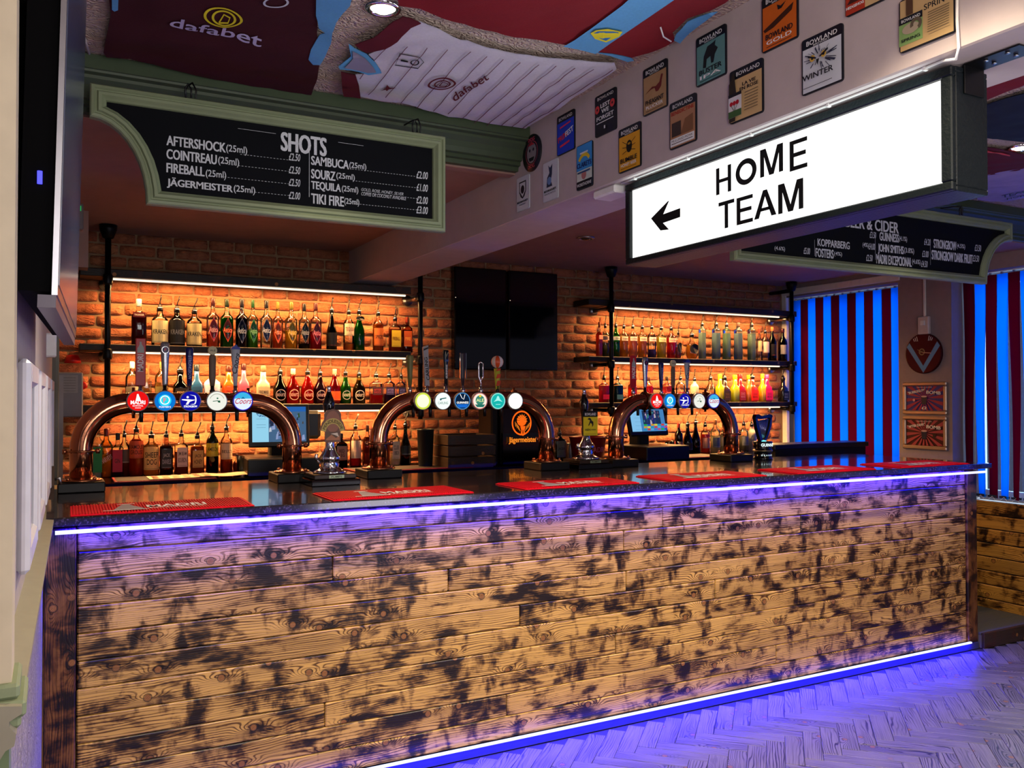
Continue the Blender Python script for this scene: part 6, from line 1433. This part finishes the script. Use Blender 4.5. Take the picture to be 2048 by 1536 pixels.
# 4-6: pieces right of the sign
for i, (pts, m_, lb) in enumerate((
    ([(1960, 172), (2100, 112), (2100, 142), (1960, 204)], mat('7c1420', .85), 'dark red strip of a shirt pinned to the ceiling right of the lit sign'),
    ([(1955, 214), (2100, 168), (2100, 288), (2040, 282), (1985, 276), (1955, 270)], M_NAVY, 'navy shirt pinned to the ceiling right of the lit sign'),
    ([(1955, 292), (2000, 296), (2048, 306), (2100, 318), (2100, 330), (1990, 346), (1955, 350)], mat('5c0d1c', .85), 'claret shirt with a red stripe beside the right downlight'),
    ([(1955, 350), (2000, 342), (2100, 325), (2100, 385), (2005, 402), (1955, 396)], mat('9c90c0', .85), 'pale lilac shirt with dark writing pinned above the right chalkboard'))):
    t = thing('football_shirt', lb, 'football shirt', (0, 0, 0), 0, 'football shirts pinned to the ceiling'); cloth('shirt_body', t, pts, m_, .012)
    if i == 2: Cv(.0004).line([(1975, 299), (2020, 307)], 3, mat('d83020', .6), 6).obj('shirt_print', on_cloth(.012), t)
    if i == 3: txpx(txpx(Cv(.0004), 'TEAM', (2004, 392), (2060, 381), 5, DK), 'HOME', (2014, 396), (2060, 388), 4, DK).obj('shirt_print', on_cloth(.012), t)

# downlights
def downlight(label, x, y, z, on, gr='recessed ceiling lights'):
    t = thing('downlight', label, 'ceiling light', (x, y, z), 0, gr)
    MB().lathe([(.052, 0), (.054, -.006), (.044, -.012), (.036, -.008), (.034, 0)], (0, 0, 0), 28, M_CHROME if on else M_STEEL, cap=False).obj('bezel', t)
    MB().lathe([(.034, -.006), (.02, -.014), (.002, -.016)], (0, 0, 0), 20, emis('fff6d8', 12) if on else mat('2c2826', .2)).obj('lamp', t)
a = at_z(766, 14, ZC); downlight('bright chrome downlight between the shirts near the top centre', a.x, a.y, ZC, True)
a = at_z(2040, 293, ZC); downlight('bright downlight at the right edge of the view', a.x, a.y, ZC, True)
a = at_z(1172, 475, ZB); downlight('unlit downlight in the lower ceiling behind the beam', a.x, a.y, ZB, False)

# ================================================================== RIGHT WALL ITEMS
def slat_mat(h, k):
    m_, N, L, P = newmat('blind_fabric'); N.remove(P); t_ = NT(m_); c_ = lin(h)
    d = N.new('ShaderNodeBsdfDiffuse'); tr = N.new('ShaderNodeBsdfTranslucent'); mx = N.new('ShaderNodeMixShader')
    d.inputs[0].default_value = c_; tr.inputs[0].default_value = c_; mx.inputs[0].default_value = k
    tc = N.new('ShaderNodeTexCoord'); b = t_.bump(t_.noise(t_.vmul(tc.outputs['Object'], (1, 1, .2)), 400, 2), .1, .001); L.new(b, d.inputs['Normal'])
    L.new(d.outputs[0], mx.inputs[1]); L.new(tr.outputs[0], mx.inputs[2]); L.new(mx.outputs[0], N['Material Output'].inputs[0]); return m_
S_BLUE = slat_mat('14a0ff', .75); S_CLAR = slat_mat('7c1240', .75)
def blind(label, y0, y1, zt, zb, phase, gap):
    t = thing('vertical_blind', label, 'blind', (5.78, (y0 + y1) / 2, zb), 0, 'claret and blue vertical blinds'); oy = (y0 + y1) / 2; hh = zt - zb
    MB().box(-.02, .02, -(y1 - y0) / 2, (y1 - y0) / 2, hh + .012, hh + .045, M_WHITE, bev=.004).obj('head_rail', t)
    y = y1 - .045; k = phase; P = .084; i = 0
    while y > y0 + .02:
        tw = -gap * (.6 + .8 * random.random()); vs = []; fs = []; nz = 8
        for j in range(nz + 1):
            z = hh * (1 - j / nz); bow = .006 * math.sin(j * .8 + k) * gap * 8
            a_ = R(90) + tw * (.15 + 1.25 * (j / nz))
            for s in (-1, 0, 1):
                wv = .044 * s
                vs.append((wv * math.cos(a_) - .004 * (s == 0) + bow * .4, wv * math.sin(a_), z))
                vs.append((wv * math.cos(a_) - .004 * (s == 0) + bow * .4 + .0012, wv * math.sin(a_), z))
            if j:
                b = j * 6
                for s in (0, 1):
                    for q in (0, 1): a0 = b + s * 2 + q; fs.append((a0, a0 + 2, a0 - 4, a0 - 6))
        o = MB().add(vs, fs, S_CLAR if k % 2 == 0 else S_BLUE, True).obj('slat', t, (0, y - oy, 0), recalc=False)
        MB().box(-.006, .006, -.008, .008, hh - .002, hh + .014, M_CHROME).obj('slat_clip', t, (-.004, y - oy, 0))
        MB().box(-.006, .006, -.034, .034, .004, .02, mat('1c2840', .5)).obj('bottom_weight', t, (-.003, y - oy, 0))
        y -= P; k += 1; i += 1
    ch = MB()
    y = y1 - .045
    while y - P > y0 + .02:
        ch.tube([(-.01, y - oy, .012), (-.016, y - oy - P * .3, -.012), (-.016, y - oy - P * .7, -.012), (-.01, y - oy - P, .012)], .0016, 5, M_WHITE); y -= P
    ch.obj('bead_chain', t)
blind('claret and blue striped vertical blind behind the right end of the shelves', 4.43, 5.59, 2.352, .97, 1, .03)
blind('claret and blue striped vertical blind at the right edge, swaying open at the foot', 1.6, 3.975, 2.352, .80, 0, .42)
tag(MB().box(WX - .012, WX, 4.17, 4.187, 1.97 + .09, 2.47, M_WHITE, bev=.002).obj('cable_conduit'), 'narrow white conduit on the pillar above the switch', 'conduit')
p = at_x(1851, 651, WX); t = thing('wall_switch', 'white switch box on the pillar above the round clock', 'switch', (WX, p.y, p.z))
MB().box(-.03, 0, -.045, .045, -.065, .065, mat('c8bcb8', .4), bev=.005).obj('box', t); MB().box(-.036, -.03, -.018, .018, .0, .035, M_WHITE, bev=.002).obj('rocker', t)
bpy.data.objects['cable_conduit'].location.y = p.y - 4.178
p = at_x(1850, 707, WX); r_ = (at_x(1850, 667, WX).z - at_x(1850, 747, WX).z) / 2
t = thing('wall_clock', 'round dark claret clock with a sky blue V on the pillar', 'clock', (WX, p.y, p.z))
MB().cyl((0, 0, 0), (-.02, 0, 0), r_, 40, mat('3c0c14', .6, spec=.1)).obj('clock_body', t)
c = Cv(.0004); c.circ(0, 0, r_ * .97, mat('480a18', .6, spec=.1), 40); SB = mat('4c88c0', .35)
c.poly([(-r_ * .93, r_ * .35), (-r_ * .78, r_ * .56), (0, -r_ * .62), (r_ * .78, r_ * .56), (r_ * .93, r_ * .35), (.0, -r_ * .96)], SB)
for s in (-1, 1):
    for k in range(3): c.line([(s * (r_ * .30 + k * r_ * .09), r_ * .62 + k * .0), (s * (r_ * .36 + k * r_ * .09), r_ * .86 - k * r_ * .05)], r_ * .03, WH)
c.ring(-r_ * .06, r_ * .08, r_ * .12, r_ * .17, mat('8a7050', .3)).line([(-r_ * .05, r_ * .05), (r_ * .45, 0)], r_ * .035, mat('c89080', .3)).line([(0, r_ * .05), (-r_ * .3, r_ * .2)], r_ * .03, mat('8a7050', .3)).text('BFC', -r_ * .06, r_ * .08, r_ * .2, r_ * .1, mat('8a7050', .3), .03)
c.obj('clock_face', lambda u, v, o: (-.0202 - o, -u, v), t)
def poster(label, py0, py1, bg, ray_c, l1, l2, price):
    a = at_x(1807, py0, WX); b = at_x(1895, py0, WX); d = at_x(1850, py1, WX); z1 = at_x(1850, py0, WX).z
    w_, h_ = (a.y - b.y) / 2, (z1 - d.z) / 2
    t = thing('framed_poster', label, 'poster', (WX, (a.y + b.y) / 2, (z1 + d.z) / 2), 0, 'pair of framed drink posters on the pillar')
    f_ = MB(); fw = .028; FM = mat('b0947c', .3, .5)
    for a_, b_, c_, d_ in ((-w_, w_, h_ - fw, h_), (-w_, w_, -h_, -h_ + fw), (-w_, -w_ + fw, -h_ + fw, h_ - fw), (w_ - fw, w_, -h_ + fw, h_ - fw)): f_.box(-.018, 0, a_, b_, c_, d_, FM, bev=.007)
    f_.obj('frame', t); iw, ih = w_ - fw, h_ - fw
    c = Cv(.0003); c.rect(-iw, -ih, iw, ih, mat(bg, .35))
    for k in range(18):
        a0 = 2 * PI * k / 18; a1 = a0 + 2 * PI / 36; q = []
        for a_ in (a0, a1):
            s = min(iw / max(abs(math.cos(a_)), 1e-3), ih / max(abs(math.sin(a_)), 1e-3)) * .98; q.append((s * math.cos(a_), s * math.sin(a_)))
        c.poly([(0, 0)] + q, mat(ray_c, .35))
    c.text('THE ROYAL DYCHE', 0, ih * .88, iw * .8, ih * .08, WH).text(l1, -iw * .42, ih * .55, iw * .95, ih * .2, WH, .04, 10).text(l2, iw * .5, ih * .45, iw * .75, ih * .26, WH, .05, -4)
    c.poly([(-iw * .12, -ih * .5), (iw * .12, -ih * .5), (iw * .16, ih * .12), (-iw * .16, ih * .12)], mat('1c2038', .3)).circ(0, ih * .14, iw * .16, mat('c0a0a0', .3), 14, ih * .07)
    if price: c.text('£2', 0, -ih * .78, iw * .26, ih * .22, WH, .05).circ(-iw * .55, -ih * .15, iw * .07, mat('c89098', .4), 10)
    else: c.circ(iw * .55, -ih * .2, iw * .09, mat('1c0c10', .4), 10, ih * .14)
    c.obj('printed_sheet', lambda u, v, o: (-.004 - o, -u, v), t)
poster('upper framed drinks poster on the pillar, blue with red rays', 764, 829, '2c2c80', '8c2040', '"BUBBLEGUM"', 'BOMB', True)
poster('lower framed drinks poster on the pillar, dark claret with pink rays', 832, 899, '3c1018', '9c4048', '"AFTER DARK"', 'BOMB', False)
a = at_z(1778, 548, ZB - .002); t = thing('dome_camera', 'small black dome camera on the lower ceiling near the blinds', 'camera', (a.x, a.y, ZB))
MB().lathe([(.055, 0), (.055, -.014), (.048, -.02)], (0, 0, 0), 24, M_BLK).obj('mount_ring', t); MB().lathe([(.046, -.018), (.042, -.035), (.028, -.052), (.008, -.06), (.001, -.061)], (0, 0, 0), 24, M_BLKG).obj('dome', t)

# ================================================================== LEFT SIDE ITEMS
t = thing('television', 'large television seen edge on along the left wall', 'television', (.02, 2.08, 1.67))
tv = MB(); L_tv = 1.14; 
def tvp(y, z, d): return (.010 + (y) * .045 + z * .022 - d, y, z)      # slight turn and tilt
def tvbox(y0, y1, z0, z1, d0, d1, m_, name):
    vs = [tvp(y, z, d) for y in (y0, y1) for z in (z0, z1) for d in (d0, d1)]
    return MB().add(vs, [(0, 1, 3, 2), (4, 6, 7, 5), (0, 4, 5, 1), (2, 3, 7, 6), (0, 2, 6, 4), (1, 5, 7, 3)], m_).obj(name, t)
tvbox(-.52, .55, .0, .925, .010, .056, mat('020203', .9, spec=.1), 'rear_casing')
tvbox(-.53, .55, -.006, .932, .0, .0085, M_STEEL, 'bezel')
tvbox(-.51, .535, .012, .915, -.0015, .0, mat('3c4460', .22, spec=.8), 'screen_glass')  # milky blue base colour stands in for reflected light on a dark screen
tvbox(-.20, .40, .2, .7, .056, .075, M_BLK, 'wall_bracket')
tvbox(-.528, .548, -.026, -.006, .002, .028, mat('5c5460', .35), 'lower_trim')
MB().lathe([(.004, 0), (.004, .02)], (-.040, -.523, .17), 8, emis((.05, .05, 1), 3)).obj('standby_light', t)
t = thing('alarm_panel', 'grey alarm panel with a red button beside the brick wall', 'alarm panel', (.09, 5.2, 1.40))
MB().box(-.08, .055, 0, .10, 0, .24, mat('6c6c78', .4), bev=.006).obj('box', t); c = Cv(); c.rect(-.07, .13, .03, .225, mat('8a8a90', .5))
for k in range(6): c.line([(-.06, .14 + k * .014), (.02, .14 + k * .014)], .0015, mat('303038', .5))
c.obj('printed_card', lambda u, v, o: (u, -.0005 - o, v), t)
MB().tube([(.055, .05, .17), (.078, .05, .17)], [.024, .012], 14, mat('d01c14', .4)).obj('red_button', t)
t = thing('fire_bell', 'small red sounder on the brick wall above the alarm panel', 'alarm', (.10, 5.52, 1.70)); MB().lathe([(.001, .05), (.03, .045), (.042, .02), (.045, 0)], (0, 0, 0), 20, mat('a81414', .35)).obj('red_dome', t)
t = thing('exit_light', 'small emergency light glowing green under the pilaster at the far left', 'emergency light', (.07, 4.4, 2.44 - .0))
MB().box(-.07, .05, 0, .04, -.17, -.05, mat('6a6264', .4), bev=.004).obj('housing', t); MB().box(-.06, .04, -.004, .0, -.085, -.062, emis('28c060', .6)).obj('green_strip', t)
t = thing('wall_speaker', 'grey tapered speaker box hanging on the far left behind the television', 'speaker', (.045, 5.0, 2.01))
MB().prism([(-.07, .0), (.045, .01), (.055, .10), (.03, .27), (-.07, .29)], lambda u, v, d: (u, d, v), 0, .12, mat('565260', .5)).obj('cabinet', t); MB().box(-.07, .046, .0, .122, -.03, .002, mat('7c5448', .5), bev=.003).obj('grille', t)
t = thing('thermostat', 'small white thermostat on the left wall under the television', 'thermostat', (-.0, 3.7, 1.70)); MB().box(-.03, .012, -.04, .04, -.045, .045, M_WHITE, bev=.006).obj('case', t)
MB().box(.012, .014, -.025, .025, 0, .03, mat('404858', .2)).obj('display', t)
t = thing('ceiling_cable', 'short white cable stub on the ceiling at the upper left', 'cable', (0, 0, 0)); MB().tube([tuple(at_z(q[0], q[1], ZC - .006)) for q in ((152, -40), (158, 30), (168, 72), (179, 109))], .004, 8, M_WHITE).obj('cable_run', t)
t = thing('bottle_opener', 'dark wall mounted bottle opener on the left wall above the bar end', 'bottle opener', (.0, 3.62, 1.13)); MB().prism([(-.03, 0), (.03, 0), (.035, .05), (.02, .12), (-.02, .12), (-.035, .05)], lambda u, v, d: (d, u, v), -.03, .008, mat('3c2c24', .4, .6)).obj('plate', t)
MB().tube([(.008, 0, .07), (.025, 0, .075), (.028, 0, .05)], .006, 8, M_STEEL).obj('hook', t)
